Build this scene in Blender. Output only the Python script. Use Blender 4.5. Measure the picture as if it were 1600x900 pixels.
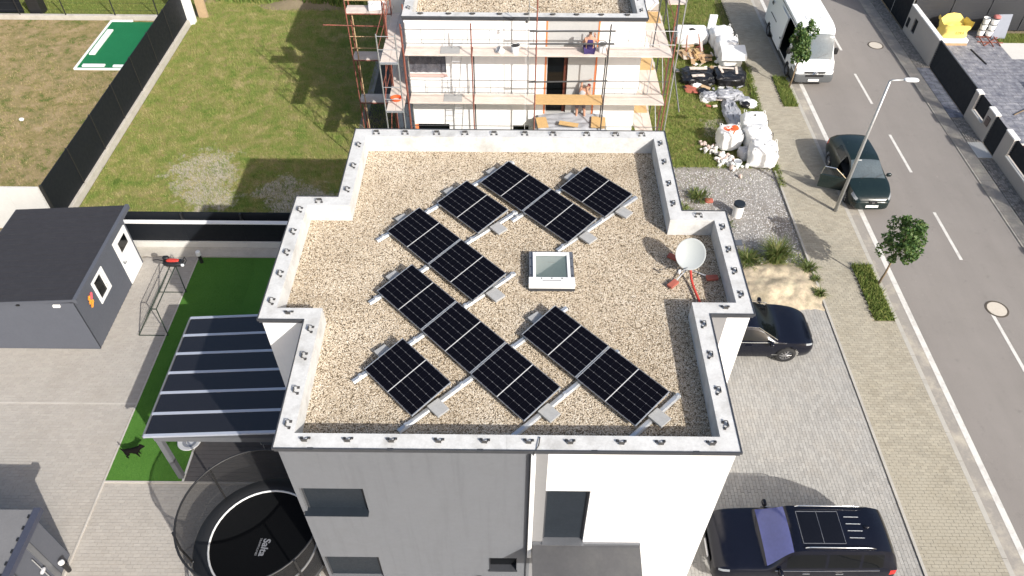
import bpy, bmesh, math, random
from mathutils import Vector, Matrix, Euler, noise
for o in list(bpy.data.objects): bpy.data.objects.remove(o, do_unlink=True)
random.seed(7)
S = bpy.context.scene; COL = S.collection
R = math.radians

# ------------------------------------------------------------------ camera, sky, sun, exposure
cam_d = bpy.data.cameras.new('drone_camera'); cam = bpy.data.objects.new('drone_camera', cam_d); COL.objects.link(cam)
S.camera = cam
CR = [(0.9999569, 0.0086489, -0.0033675), (0.0085867, -0.7243600, 0.6893685), (0.0035230, -0.6893677, -0.7244031)]
cam.matrix_world = Matrix(((CR[0][0], -CR[0][1], -CR[0][2], 0), (CR[1][0], -CR[1][1], -CR[1][2], 0), (CR[2][0], -CR[2][1], -CR[2][2], 20.0), (0, 0, 0, 1)))
cam_d.sensor_width = 36; cam_d.lens = 1184.967 / 1600 * 36; cam_d.clip_end = 2000; cam_d.clip_start = 0.1
W = bpy.data.worlds.new('World'); S.world = W; W.use_nodes = True
nt = W.node_tree; bg = nt.nodes['Background']
sky = nt.nodes.new('ShaderNodeTexSky'); sky.sky_type = 'NISHITA'; sky.sun_disc = False
SUN_EL, SUN_AZ = 34.0, 139.0
sky.sun_elevation = R(SUN_EL); sky.sun_rotation = R(SUN_AZ)
nt.links.new(sky.outputs[0], bg.inputs[0]); sky.dust_density = 3.5; sky.air_density = 1.0; sky.ozone_density = .6; bg.inputs[1].default_value = 0.125
sd = bpy.data.lights.new('sun', 'SUN'); sd.energy = 4.2; sd.angle = R(0.5); sd.color = (1, 0.965, 0.905)
so = bpy.data.objects.new('sun', sd); COL.objects.link(so)
sv = Vector((math.sin(R(SUN_AZ)) * math.cos(R(SUN_EL)), math.cos(R(SUN_AZ)) * math.cos(R(SUN_EL)), math.sin(R(SUN_EL))))
so.rotation_euler = sv.to_track_quat('Z', 'Y').to_euler(); so.location = (20, -20, 40)
S.view_settings.view_transform = 'Standard'; S.view_settings.look = 'None'; S.view_settings.gamma = 1
S.view_settings.exposure = 0.46

# ------------------------------------------------------------------ helpers
def tag(o, label=None, cat=None, group=None, kind=None):
    if label: o['label'] = label
    if cat: o['category'] = cat
    if group: o['group'] = group
    if kind: o['kind'] = kind
    return o
def thing(name, label, cat, loc=(0, 0, 0), group=None, rz=0):
    o = bpy.data.objects.new(name, None); COL.objects.link(o); o.empty_display_size = 0.2
    o.location = loc; o.rotation_euler = (0, 0, rz)
    return tag(o, label, cat, group)
def rootloc(p):
    while p.parent: p = p.parent
    return Vector(p.location)
def copy_tree(o, parent=None):
    c = o.copy(); COL.objects.link(c)
    if parent: c.parent = parent
    for ch in list(KIDS.get(o.name, [])):
        n = copy_tree(ch, c); KIDS.setdefault(c.name, []).append(n)
    return c
KIDS = {}
class MB:
    def __init__(s): s.v = []; s.f = []
    def add(s, vs, fs):
        n = len(s.v); s.v += [tuple(v) for v in vs]; s.f += [tuple(i + n for i in f) for f in fs]; return s
    def box(s, x0, x1, y0, y1, z0, z1):
        return s.add([(x0, y0, z0), (x1, y0, z0), (x1, y1, z0), (x0, y1, z0), (x0, y0, z1), (x1, y0, z1), (x1, y1, z1), (x0, y1, z1)],
                     [(3, 2, 1, 0), (4, 5, 6, 7), (0, 1, 5, 4), (1, 2, 6, 5), (2, 3, 7, 6), (3, 0, 4, 7)])
    def obox(s, c, size, rot=None, rz=0):
        m = (rot.to_matrix() if isinstance(rot, Euler) else rot) if rot else Euler((0, 0, rz)).to_matrix()
        a, b, d = size[0] / 2, size[1] / 2, size[2] / 2; c = Vector(c)
        vs = [c + m @ Vector(p) for p in ((-a, -b, -d), (a, -b, -d), (a, b, -d), (-a, b, -d), (-a, -b, d), (a, -b, d), (a, b, d), (-a, b, d))]
        return s.add(vs, [(3, 2, 1, 0), (4, 5, 6, 7), (0, 1, 5, 4), (1, 2, 6, 5), (2, 3, 7, 6), (3, 0, 4, 7)])
    def tube(s, pts, r, n=7, closed=False):
        pts = [Vector(p) for p in pts]; rs = r if isinstance(r, (list, tuple)) else [r] * len(pts)
        rings = []; N = len(pts); up = None
        for i, p in enumerate(pts):
            if closed: d = pts[(i + 1) % N] - pts[i - 1]
            else: d = pts[min(i + 1, N - 1)] - pts[max(i - 1, 0)]
            d.normalize()
            if up is None: up = Vector((0, 0, 1)) if abs(d.z) < .9 else Vector((1, 0, 0))
            a = d.cross(up); a.normalize(); b = a.cross(d); b.normalize(); up = b
            rings.append([p + (a * math.cos(2 * math.pi * k / n) + b * math.sin(2 * math.pi * k / n)) * rs[i] for k in range(n)])
        vs = [v for q in rings for v in q]; fs = []
        for i in range(N if closed else N - 1):
            j = (i + 1) % N
            for k in range(n):
                k2 = (k + 1) % n; fs.append((i * n + k, i * n + k2, j * n + k2, j * n + k))
        if not closed: fs += [tuple(range(n))[::-1], tuple((N - 1) * n + k for k in range(n))]
        return s.add(vs, fs)
    def lathe(s, prof, c, n=20, cap=True, m=None):
        c = Vector(c); vs = []; fs = []
        for r, z in prof:
            for k in range(n):
                p = Vector((r * math.cos(2 * math.pi * k / n), r * math.sin(2 * math.pi * k / n), z))
                vs.append(c + (m @ p if m else p))
        for i in range(len(prof) - 1):
            for k in range(n):
                k2 = (k + 1) % n; fs.append((i * n + k, i * n + k2, (i + 1) * n + k2, (i + 1) * n + k))
        if cap:
            fs += [tuple(range(n))[::-1], tuple((len(prof) - 1) * n + k for k in range(n))]
        return s.add(vs, fs)
    def prism(s, poly, z0, z1):
        n = len(poly); zf0 = z0 if callable(z0) else (lambda x, y: z0); zf1 = z1 if callable(z1) else (lambda x, y: z1)
        vs = [(x, y, zf0(x, y)) for x, y in poly] + [(x, y, zf1(x, y)) for x, y in poly]
        return s.add(vs, [tuple(range(n))[::-1], tuple(range(n, 2 * n))] + [(i, (i + 1) % n, n + (i + 1) % n, n + i) for i in range(n)])
    def sheet(s, x0, x1, y0, y1, z): return s.add([(x0, y0, z), (x1, y0, z), (x1, y1, z), (x0, y1, z)], [(0, 1, 2, 3)])
    def poly(s, pts, z=None): return s.add([p if len(p) == 3 else (p[0], p[1], z) for p in pts], [tuple(range(len(pts)))])
    def grid(s, fn, nu, nv, closed=False):
        vs = [fn(i / nu, j / nv) for j in range(nv + 1) for i in range(nu + (0 if closed else 1))]; w = nu if closed else nu + 1
        return s.add(vs, [(j * w + i, j * w + (i + 1) % w, (j + 1) * w + (i + 1) % w, (j + 1) * w + i) for j in range(nv) for i in range(nu)])
    def lump(s, c, size, e=0.5, amp=0.06, fr=2.5, nu=18, nv=10, seed=0, rz=0, flat=True):
        c = Vector(c); sg = lambda a, p: math.copysign(abs(a) ** p, a); mz = Euler((0, 0, rz)).to_matrix()
        def fn(u, v):
            th = u * 2 * math.pi; ph = (v - .5) * math.pi * .998
            p = Vector((sg(math.cos(th), e) * sg(math.cos(ph), e), sg(math.sin(th), e) * sg(math.cos(ph), e), sg(math.sin(ph), e)))
            q = p * fr + Vector((seed * 7.3, seed * 3.1, 0)); d = noise.noise_vector(q) * amp + noise.noise_vector(q * 2.7) * amp * .45
            p += d
            if flat and p.z < -.95: p.z = -.95 - (p.z + .95) * .1
            return c + mz @ Vector((p.x * size[0] / 2, p.y * size[1] / 2, p.z * size[2] / 2))
        return s.grid(fn, nu, nv, True)
    def build(s, name, mat, parent=None, smooth=False, bevel=0, kind=None, local=False, subsurf=0):
        off = Vector((0, 0, 0)) if (local or parent is None) else rootloc(parent)
        me = bpy.data.meshes.new(name)
        me.from_pydata([(v[0] - off[0], v[1] - off[1], v[2] - off[2]) for v in s.v], [], s.f); me.materials.append(mat)
        if smooth: me.polygons.foreach_set('use_smooth', [True] * len(me.polygons))
        me.update()
        o = bpy.data.objects.new(name, me); COL.objects.link(o)
        if parent: o.parent = parent; KIDS.setdefault(parent.name, []).append(o)
        if bevel:
            b = o.modifiers.new('bevel', 'BEVEL'); b.width = bevel; b.segments = 2; b.limit_method = 'ANGLE'
        if subsurf:
            b = o.modifiers.new('sub', 'SUBSURF'); b.levels = subsurf; b.render_levels = subsurf
        if kind: o['kind'] = kind
        return o
def rb(name, mat, parent, *boxes, **k):
    m = MB()
    for b in boxes: m.box(*b)
    return m.build(name, mat, parent, **k)
def again(o, loc=None, rz=0, parent=None):
    c = o.copy(); COL.objects.link(c)
    if parent: c.parent = parent
    elif o.parent: c.parent = o.parent
    if loc is not None: c.location = loc
    c.rotation_euler = (0, 0, rz)
    if c.parent: KIDS.setdefault(c.parent.name, []).append(c)
    return c
def text_part(txt, size, mat, parent, loc, rot, name='lettering', ext=.002, bold=0.0):
    cu = bpy.data.curves.new('txt', 'FONT'); cu.body = txt; cu.size = size; cu.extrude = ext; cu.align_x = 'CENTER'; cu.align_y = 'CENTER'; cu.offset = bold
    t = bpy.data.objects.new('txt', cu); COL.objects.link(t); bpy.context.view_layer.update()
    me = bpy.data.meshes.new_from_object(t.evaluated_get(bpy.context.evaluated_depsgraph_get())); bpy.data.objects.remove(t); 
    o = bpy.data.objects.new(name, me); COL.objects.link(o); me.materials.clear(); me.materials.append(mat)
    o.parent = parent; o.location = Vector(loc) - rootloc(parent); o.rotation_euler = rot
    KIDS.setdefault(parent.name, []).append(o); return o

# ------------------------------------------------------------------ materials
class NT:
    def __init__(s, name):
        s.m = bpy.data.materials.new(name); s.m.use_nodes = True; s.t = s.m.node_tree; s.b = s.t.nodes['Principled BSDF']
    def n(s, typ, **k):
        o = s.t.nodes.new(typ)
        for a, v in k.items():
            if a.startswith('i_'): o.inputs[a[2:].replace('_', ' ')].default_value = v
            else: setattr(o, a, v)
        return o
    def l(s, a, b): s.t.links.new(a, b)
    def noise(s, vec, scale, detail=4, rough=.6):
        o = s.n('ShaderNodeTexNoise'); o.inputs['Scale'].default_value = scale; o.inputs['Detail'].default_value = detail; o.inputs['Roughness'].default_value = rough
        if vec: s.l(vec, o.inputs['Vector'])
        return o.outputs['Fac']
    def ramp(s, fac, stops):
        o = s.n('ShaderNodeValToRGB'); e = o.color_ramp.elements
        while len(e) < len(stops): e.new(.5)
        for k, (p, c) in zip(e, stops): k.position = p; k.color = (c[0], c[1], c[2], 1) if hasattr(c, '__len__') else (c, c, c, 1)
        s.l(fac, o.inputs[0]); return o.outputs[0]
    def mix(s, fac, a, b, blend='MIX'):
        o = s.n('ShaderNodeMix', data_type='RGBA', blend_type=blend)
        for sock, v in ((o.inputs[0], fac), (o.inputs[6], a), (o.inputs[7], b)):
            if isinstance(v, (int, float)): sock.default_value = v
            elif isinstance(v, (tuple, list)): sock.default_value = (v[0], v[1], v[2], 1)
            else: s.l(v, sock)
        return o.outputs[2]
    def bump(s, h, strength, dist=.01):
        o = s.n('ShaderNodeBump'); o.inputs['Strength'].default_value = strength; o.inputs['Distance'].default_value = dist
        s.l(h, o.inputs['Height']); s.l(o.outputs[0], s.b.inputs['Normal'])
    def pos(s): return s.n('ShaderNodeNewGeometry').outputs['Position']
    def obj(s): return s.n('ShaderNodeTexCoord').outputs['Object']
def mat(name, col, rough=.7, var=.12, scale=3, bump=.0, bscale=60, metal=0, spec=.5, coat=0, world=False, dirt=None, dirt_amt=.3, island=0, streak=0):
    t = NT(name); v = t.pos() if world else t.obj()
    f = t.noise(v, scale); g = t.noise(v, scale * 9, 3)
    lo = [c * (1 - var) for c in col]; hi = [min(1, c * (1 + var)) for c in col]
    c = t.ramp(f, [(.3, lo), (.7, hi)]); c = t.mix(.5, c, t.ramp(g, [(.3, lo), (.7, hi)]))
    if dirt: c = t.mix(t.ramp(t.noise(v, scale * .7 + .3, 6, .7), [(.48, 0), (.72, dirt_amt)]), c, dirt)
    if streak:
        mp = t.n('ShaderNodeMapping'); mp.inputs['Scale'].default_value = (5, 5, .28); t.l(v, mp.inputs[0])
        c = t.mix(t.ramp(t.noise(mp.outputs[0], 1.0, 6, .7), [(.5, 0), (.75, streak)]), c, [x * .62 for x in col])
    if island:
        g = t.n('ShaderNodeNewGeometry').outputs['Random Per Island']
        c = t.mix(1.0, c, t.ramp(g, [(0, 1 - island), (1, 1 + island)]), 'MULTIPLY')
    t.l(c, t.b.inputs['Base Color']); t.b.inputs['Metallic'].default_value = metal
    t.l(t.ramp(t.noise(v, scale * 4), [(.3, max(.02, rough - .08)), (.7, min(1, rough + .08))]), t.b.inputs['Roughness'])
    t.b.inputs['Specular IOR Level'].default_value = spec
    if coat: t.b.inputs['Coat Weight'].default_value = coat; t.b.inputs['Coat Roughness'].default_value = .03
    if bump: t.bump(t.noise(v, bscale, 3), bump)
    return t.m
m_plaster = mat('plaster_white', (.80, .79, .78), .85, .03, 1.2, .15, 180, streak=.18)
m_plaster_grey = mat('plaster_grey', (.140, .148, .163), .88, .06, .9, .3, 140, dirt=(.122, .127, .137), dirt_amt=.5, streak=.35)
m_plaster_mid = mat('plaster_mid_grey', (.22, .22, .225), .88, .05, .8, .2, 160)
m_membrane = mat('roof_membrane', (.57, .57, .56), .6, .12, 2.2, .2, 25, dirt=(.34, .33, .31), dirt_amt=.7, streak=.3)
m_trim = mat('dark_trim', (.045, .048, .055), .5, .2, 4)
m_bracket = mat('bracket_metal', (.09, .087, .085), .5, .3, 20, metal=.5)
m_alu = mat('aluminium', (.62, .64, .66), .42, .08, 6, metal=.75)
m_alu_dark = mat('dark_aluminium', (.22, .23, .25), .4, .1, 6, metal=.6)
m_steel = mat('galvanised_steel', (.45, .46, .46), .5, .18, 9, metal=.7)
m_rust = mat('red_oxide_steel', (.24, .075, .05), .75, .35, 8, dirt=(.1, .08, .07), dirt_amt=.6)
m_darksteel = mat('dark_steel', (.07, .07, .072), .55, .3, 8, metal=.4)
m_cell = mat('solar_cell', (.0025, .0025, .005), .5, .2, 5, spec=.07)
m_backsheet = mat('panel_backing', (.13, .13, .14), .5, .05, 5)
m_whitestrip = mat('white_strip', (.58, .58, .57), .5, .05, 5)
m_ballast = mat('concrete_slab', (.33, .33, .325), .9, .14, 6, .3, 80)
m_plank_deck = mat('deck_wood', (.58, .50, .44), .85, .14, 2.5, .2, 30, dirt=(.68, .64, .60), dirt_amt=.6)
m_osb = mat('yellow_plywood', (.50, .33, .15), .8, .2, 12, .1, 40)
m_wood = mat('raw_wood', (.45, .30, .17), .8, .25, 7, .2, 30)
m_asphalt_black = mat('anthracite_panel', (.0085, .0105, .0145), .6, .12, 1.5, .05, 90, spec=.25)
m_blind = mat('roller_blind', (.016, .022, .030), .5, .12, 4, spec=.3)
m_concrete = mat('cast_concrete', (.46, .43, .38), .9, .14, 2.5, .3, 40, dirt=(.3, .27, .22), dirt_amt=.5)
m_concrete_light = mat('light_concrete', (.56, .55, .52), .9, .07, 1.2, .2, 50)
m_render_beige = mat('beige_render', (.40, .37, .335), .92, .05, 2, .25, 150)
m_capwhite = mat('white_cap', (.78, .77, .75), .8, .05, 3)
m_white = mat('white_paint', (.78, .78, .77), .45, .03, 3)
m_black = mat('black_plastic', (.015, .015, .016), .5, .2, 9)
m_rubber = mat('rubber', (.018, .018, .019), .85, .2, 9, .1, 80)
m_glassdark = mat('dark_glass', (.004, .005, .006), .05, .1, 3, spec=.32)
m_glass_roof = mat('skylight_glass', (.20, .26, .26), .08, .1, 3, spec=.8)
m_shed = mat('shed_siding', (.083, .090, .110), .75, .07, 2, .12, 60)
m_shingle = mat('bitumen_shingle', (.024, .024, .030), .95, .2, 6, .4, 120, dirt=(.036, .036, .042), dirt_amt=.5)
m_orange = mat('flower_orange', (.75, .28, .03), .7, .25, 20)
m_pink = mat('flower_pink', (.72, .10, .13), .7, .25, 20)
m_red = mat('red_hose', (.50, .045, .03), .5, .15, 9)
m_brickred = mat('red_brick', (.36, .10, .07), .9, .2, 10, .3, 60)
m_dish = mat('dish_enamel', (.36, .385, .385), .6, .04, 3)
m_skin = mat('skin', (.46, .25, .17), .6, .1, 9)
m_navy = mat('navy_cloth', (.035, .022, .10), .9, .15, 14, .2, 90)
m_tee = mat('grey_cloth', (.36, .38, .41), .9, .2, 9, .2, 90)
m_shorts = mat('faded_shorts', (.16, .14, .17), .9, .3, 14, .2, 90)
m_hair = mat('brown_hair', (.055, .03, .018), .8, .3, 40, .4, 120)
m_capred = mat('dark_red_cap', (.12, .02, .02), .8, .2, 20)
m_bag = mat('woven_white_bag', (.76, .76, .75), .75, .05, 4, .25, 60)
m_bag_grey = mat('grey_bag', (.45, .45, .47), .7, .15, 4, .3, 40)
m_yellow = mat('yellow_bag', (.84, .66, .17), .6, .08, 4, .3, 25)
m_heart = mat('red_print', (.72, .10, .02), .7, .1, 8)
m_blackfilm = mat('black_film', (.012, .012, .014), .3, .3, 6, .5, 12)
m_greyfilm = mat('grey_film', (.32, .33, .36), .4, .18, 5, .6, 8)
m_cardboard = mat('cardboard', (.42, .30, .18), .9, .15, 8)
m_trunk = mat('bark', (.20, .145, .09), .95, .25, 12, .5, 60)
m_van = mat('van_white_paint', (.76, .77, .77), .4, .02, 2, spec=.4)
m_carblack = mat('car_black_paint', (.004, .005, .011), .16, .1, 2, spec=.42)
m_cargreen = mat('car_darkgreen_paint', (.008, .017, .017), .20, .1, 2, spec=.6)
m_chrome = mat('chrome', (.7, .71, .72), .15, .05, 6, metal=1)
m_rim = mat('alloy_rim', (.38, .38, .39), .3, .1, 6, metal=.8)
m_lamp = mat('lamp_lens', (.26, .28, .30), .08, .45, 14, spec=.8)
m_tail = mat('tail_lens', (.5, .02, .015), .15, .1, 12, spec=.6)
m_greyplastic = mat('grey_bumper', (.09, .095, .10), .7, .08, 9)
m_interior = mat('dark_interior', (.02, .02, .021), .9, .3, 5)
m_wpc = mat('composite_plank', (.085, .078, .078), .8, .14, 5, .15, 50)
m_frame_grey = mat('pergola_frame', (.12, .125, .135), .5, .06, 4)
m_tramp = mat('trampoline_mat', (.0045, .005, .0058), .8, .1, 20, spec=.12)
m_whitebar = mat('pergola_bar', (.42, .45, .52), .4, .05, 5, metal=.2)
m_dogfur = mat('black_fur', (.006, .005, .005), .95, .3, 30, .3, 90, spec=.1)
m_manhole = mat('manhole_concrete', (.52, .47, .40), .9, .1, 9, .3, 60)
m_linewhite = mat('road_paint', (.60, .585, .55), .8, .08, 4, world=True, dirt=(.3, .28, .26), dirt_amt=.6)
m_curb = mat('curb_stone', (.40, .38, .34), .9, .1, 3, .25, 60, world=True, dirt=(.27, .25, .22), dirt_amt=.5)
m_gutter = mat('gutter_strip', (.27, .25, .225), .92, .1, 1.5, .25, 60, world=True, dirt=(.50, .45, .36), dirt_amt=.8)
m_brick_walk = mat('walk_brick', (.335, .305, .242), .92, .07, 1.2, .2, 60, world=True, dirt=(.27, .235, .17), dirt_amt=.4, island=.10)
m_brick_drive = mat('drive_brick', (.325, .315, .295), .92, .07, .9, .2, 60, world=True, dirt=(.385, .35, .30), dirt_amt=.4, island=.10)
m_brick_yard = mat('yard_brick', (.37, .343, .308), .92, .06, .7, .2, 60, world=True, dirt=(.31, .28, .24), dirt_amt=.5, island=.05)
m_joint_yard = mat('joint_yard', (.35, .315, .27), .95, .1, 4, .2, 60, world=True)
m_joint = mat('joint_sand', (.30, .26, .20), .95, .1, 4, .2, 60, world=True)
m_joint_drive = mat('joint_grit', (.25, .24, .23), .95, .1, 4, .2, 60, world=True)
m_cobble = mat('verge_cobble', (.26, .24, .215), .95, .2, 5, .3, 60, world=True, island=.3)

def ground_mat(name, stops, scale, stops2=None, scale2=.15, bump=.5, bscale=30, fine=18, extra=None):
    t = NT(name); v = t.pos()
    c = t.ramp(t.noise(v, scale, 8, .72), stops)
    if stops2: c = t.mix(t.ramp(t.noise(v, scale2, 5, .6), [(.40, 0), (.60, 1)]), c, t.ramp(t.noise(v, scale * 1.7, 8, .75), stops2))
    if extra: c = t.mix(t.ramp(extra(t, v), [(.45, 0), (.55, 1)]), c, t.ramp(t.noise(v, 9, 5, .7), [(.35, (.40, .36, .28)), (.65, (.58, .54, .45))]))
    c = t.mix(.35, c, t.ramp(t.noise(v, fine, 4, .7), [(.35, (.06, .05, .03)), (.65, (.24, .2, .12))]), 'OVERLAY')
    t.l(c, t.b.inputs['Base Color']); t.b.inputs['Roughness'].default_value = 1; t.b.inputs['Specular IOR Level'].default_value = .1
    t.bump(t.noise(v, bscale, 4, .7), bump, .05); return t.m
STRAW, OLIVE, GREEN, DGREEN = (.39, .335, .17), (.27, .275, .09), (.175, .25, .055), (.10, .165, .032)
def bare(t, v):
    # worn sandy patches of the lawn, in the corner behind the house
    def blob(cx, cy, r):
        d = t.n('ShaderNodeVectorMath', operation='DISTANCE'); t.l(v, d.inputs[0]); d.inputs[1].default_value = (cx, cy, 0)
        m = t.n('ShaderNodeMapRange'); m.inputs[1].default_value = r * .25; m.inputs[2].default_value = r; m.inputs[3].default_value = .32; m.inputs[4].default_value = -.12
        t.l(d.outputs['Value'], m.inputs[0]); return m.outputs[0]
    def mx(a, b):
        o = t.n('ShaderNodeMath', operation='MAXIMUM'); t.l(a, o.inputs[0]); t.l(b, o.inputs[1]); return o.outputs[0]
    m = mx(mx(blob(-13.3, 25.8, 2.6), blob(-12.6, 24.2, 2.2)), mx(blob(-9.8, 24.5, 1.6), mx(blob(-8.6, 23.6, 2.4), mx(blob(9.3, 29.2, 1.5), blob(-12.8, 42.4, 3.4)))))
    o = t.n('ShaderNodeMath', operation='ADD'); t.l(m, o.inputs[0]); n2 = t.noise(v, 1.6, 7, .7); t.l(n2, o.inputs[1]); 
    s = t.n('ShaderNodeMath', operation='SUBTRACT'); t.l(o.outputs[0], s.inputs[0]); s.inputs[1].default_value = .17; return s.outputs[0]
m_lawn = ground_mat('lawn_soil', [(.33, DGREEN), (.42, GREEN), (.52, OLIVE), (.63, STRAW)], 1.3, [(.40, GREEN), (.5, OLIVE), (.60, (.34, .27, .14))], .33, extra=bare)
m_dry = ground_mat('dry_yard_soil', [(.39, (.12, .165, .045)), (.46, (.27, .235, .10)), (.55, (.40, .31, .175)), (.66, (.47, .37, .24))], 1.1, [(.41, (.14, .18, .05)), (.49, (.33, .265, .14)), (.62, (.43, .335, .21))], .4)
m_lawn2 = ground_mat('trim_lawn_soil', [(.3, GREEN), (.5, (.17, .19, .05)), (.7, OLIVE)], .7)
m_earth = ground_mat('bare_earth', [(.3, (.22, .18, .12)), (.7, (.32, .27, .19))], .8)
m_sand = ground_mat('pale_sand', [(.38, (.43, .375, .28)), (.5, (.55, .495, .38)), (.62, (.64, .59, .48))], 1.9, bump=.6, bscale=7)
m_gravel_base = ground_mat('gravel_bed', [(.35, (.15, .12, .085)), (.65, (.30, .24, .17))], 25, bump=.6, bscale=60)
m_crushed = ground_mat('crushed_stone_bed', [(.3, (.24, .21, .17)), (.5, (.33, .30, .27)), (.75, (.43, .41, .39))], 1.2, [(.35, (.38, .37, .36)), (.65, (.48, .47, .46))], .25, bump=.8, bscale=45, fine=30)
m_darkgrit = ground_mat('dark_grit', [(.35, (.085, .08, .075)), (.65, (.16, .15, .14))], 14, bump=.8, bscale=45)
m_kerbpale = mat('pale_kerb', (.46, .43, .39), .9, .08, 2, .2, 50, dirt=(.36, .32, .27), dirt_amt=.6)
m_mulch = ground_mat('red_mulch', [(.3, (.04, .015, .012)), (.7, (.16, .06, .045))], 20, bump=1, bscale=40)
def asphalt():
    t = NT('asphalt'); v = t.pos()
    mp = t.n('ShaderNodeMapping'); mp.inputs['Scale'].default_value = (1, .10, 1); t.l(v, mp.inputs[0])
    c = t.ramp(t.noise(mp.outputs[0], 1.1, 5, .6), [(.3, (.205, .182, .165)), (.7, (.262, .236, .215))])
    c = t.mix(.3, c, t.ramp(t.noise(v, .5, 6, .7), [(.3, (.16, .15, .14)), (.7, (.28, .26, .245))]))
    c = t.mix(.4, c, t.ramp(t.noise(v, 70, 2), [(.35, (.13, .12, .11)), (.65, (.30, .28, .26))]))
    c = t.mix(t.ramp(t.noise(v, 1.9, 6, .75), [(.58, 0), (.72, .45)]), c, (.13, .12, .11)); c = t.mix(t.ramp(t.noise(v, 6, 3, .6), [(.66, 0), (.74, .35)]), c, (.34, .32, .29))
    t.l(c, t.b.inputs['Base Color']); t.b.inputs['Roughness'].default_value = .9; t.bump(t.noise(v, 120, 2), .25, .01); return t.m
m_asphalt = asphalt()
def stamped():
    t = NT('stamped_concrete'); v = t.pos()
    br = t.n('ShaderNodeTexBrick'); br.inputs['Scale'].default_value = 1; br.inputs['Brick Width'].default_value = .62; br.inputs['Row Height'].default_value = .3; br.inputs['Mortar Size'].default_value = .012
    t.l(v, br.inputs['Vector'])
    c = t.ramp(t.noise(v, 2.6, 8, .75), [(.35, (.10, .105, .135)), (.5, (.21, .215, .245)), (.66, (.36, .36, .38))])
    c = t.mix(br.outputs['Fac'], c, (.09, .09, .105)); t.l(c, t.b.inputs['Base Color']); t.b.inputs['Roughness'].default_value = .6
    t.bump(t.noise(v, 12, 5), .5, .02); return t.m
m_stamped = stamped()
def turf(name, a, b):
    t = NT(name); v = t.pos(); c = t.ramp(t.noise(v, 30, 4, .8), [(.3, a), (.7, b)]); c = t.mix(.25, c, t.ramp(t.noise(v, 1.2, 4), [(.3, a), (.7, b)]))
    t.l(c, t.b.inputs['Base Color']); t.b.inputs['Roughness'].default_value = 1; t.b.inputs['Specular IOR Level'].default_value = .1; t.bump(t.noise(v, 140, 2), .8, .02); return t.m
m_turf = turf('artificial_turf', (.055, .155, .022), (.10, .23, .045))
m_turf2 = turf('putting_turf', (.012, .13, .05), (.02, .19, .08))
def leafmat(name, a, b, c_=None, trans=.35):
    t = NT(name); oi = t.n('ShaderNodeNewGeometry').outputs['Random Per Island']
    c = t.ramp(oi, [(0, a), (.6, b), (1, c_ or b)]); t.l(c, t.b.inputs['Base Color']); t.b.inputs['Roughness'].default_value = .55
    tr = t.n('ShaderNodeBsdfTranslucent'); t.l(c, tr.inputs[0]); mx = t.n('ShaderNodeMixShader'); mx.inputs[0].default_value = trans
    t.l(t.b.outputs[0], mx.inputs[1]); t.l(tr.outputs[0], mx.inputs[2]); t.l(mx.outputs[0], t.t.nodes['Material Output'].inputs[0]); return t.m
m_leaf = leafmat('tree_leaf', (.036, .09, .02), (.085, .16, .036), (.17, .23, .07))
m_weed = leafmat('weed_leaf', (.07, .12, .025), (.14, .18, .05), (.28, .26, .10))
def instmat(name, stops, pos_stops=None, rough=.9, pscale=.9, mixf=.5):
    t = NT(name); c = t.ramp(t.n('ShaderNodeObjectInfo').outputs['Random'], stops)
    if pos_stops: c = t.mix(mixf, c, t.ramp(t.noise(t.pos(), pscale, 8, .72), pos_stops))
    t.l(c, t.b.inputs['Base Color']); t.b.inputs['Roughness'].default_value = rough; t.b.inputs['Specular IOR Level'].default_value = .25; return t.m
m_pebble = instmat('river_pebble', [(0, (.21, .165, .115)), (.3, (.41, .33, .235)), (.6, (.54, .45, .335)), (.85, (.70, .62, .50)), (1, (.88, .84, .76))], [(.35, (.34, .28, .205)), (.5, (.49, .415, .315)), (.65, (.61, .54, .44))], pscale=.55, mixf=.45)
m_chip = instmat('crushed_stone', [(0, (.20, .19, .18)), (.5, (.38, .37, .36)), (.85, (.52, .51, .50)), (1, (.68, .67, .66))])
m_blade = instmat('grass_blade', [(0, (.11, .16, .035)), (.5, (.20, .23, .065)), (1, (.36, .31, .14))], [(.33, (.10, .17, .03)), (.42, (.19, .265, .055)), (.52, (.30, .30, .10)), (.63, (.45, .38, .19))], mixf=.7, pscale=1.3)
m_blade_dry = instmat('dry_blade', [(0, (.14, .17, .045)), (.5, (.30, .26, .11)), (1, (.42, .34, .2))])
m_blade_green = instmat('green_blade', [(0, (.085, .14, .028)), (.6, (.17, .22, .055)), (1, (.28, .28, .09))])
m_blade_turf = instmat('turf_fibre', [(0, (.045, .12, .02)), (1, (.11, .23, .05))])
def glass_sheet(name, col, alpha, rough=.05):
    t = NT(name); t.b.inputs['Base Color'].default_value = (*col, 1); t.b.inputs['Roughness'].default_value = rough; t.b.inputs['Specular IOR Level'].default_value = .7
    t.b.inputs['Alpha'].default_value = alpha; return t.m
m_pergola_glass = glass_sheet('tinted_sheet', (.013, .013, .016), .96, .16)
m_net = glass_sheet('net_mesh', (.008, .008, .009), .56, .9)
m_goalnet = glass_sheet('goal_net', (.05, .06, .05), .22, .9)
m_clearglass = glass_sheet('window_glass', (.03, .035, .035), .55, .03)
m_skypane = glass_sheet('skylight_pane', (.20, .27, .26), .30, .03)
m_blueglass = mat('sky_tinted_windshield', (.055, .07, .23), .06, .15, 1.2, spec=.7, metal=.2)  # coating tint whose blue base colour stands in for the reflected sky

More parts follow.
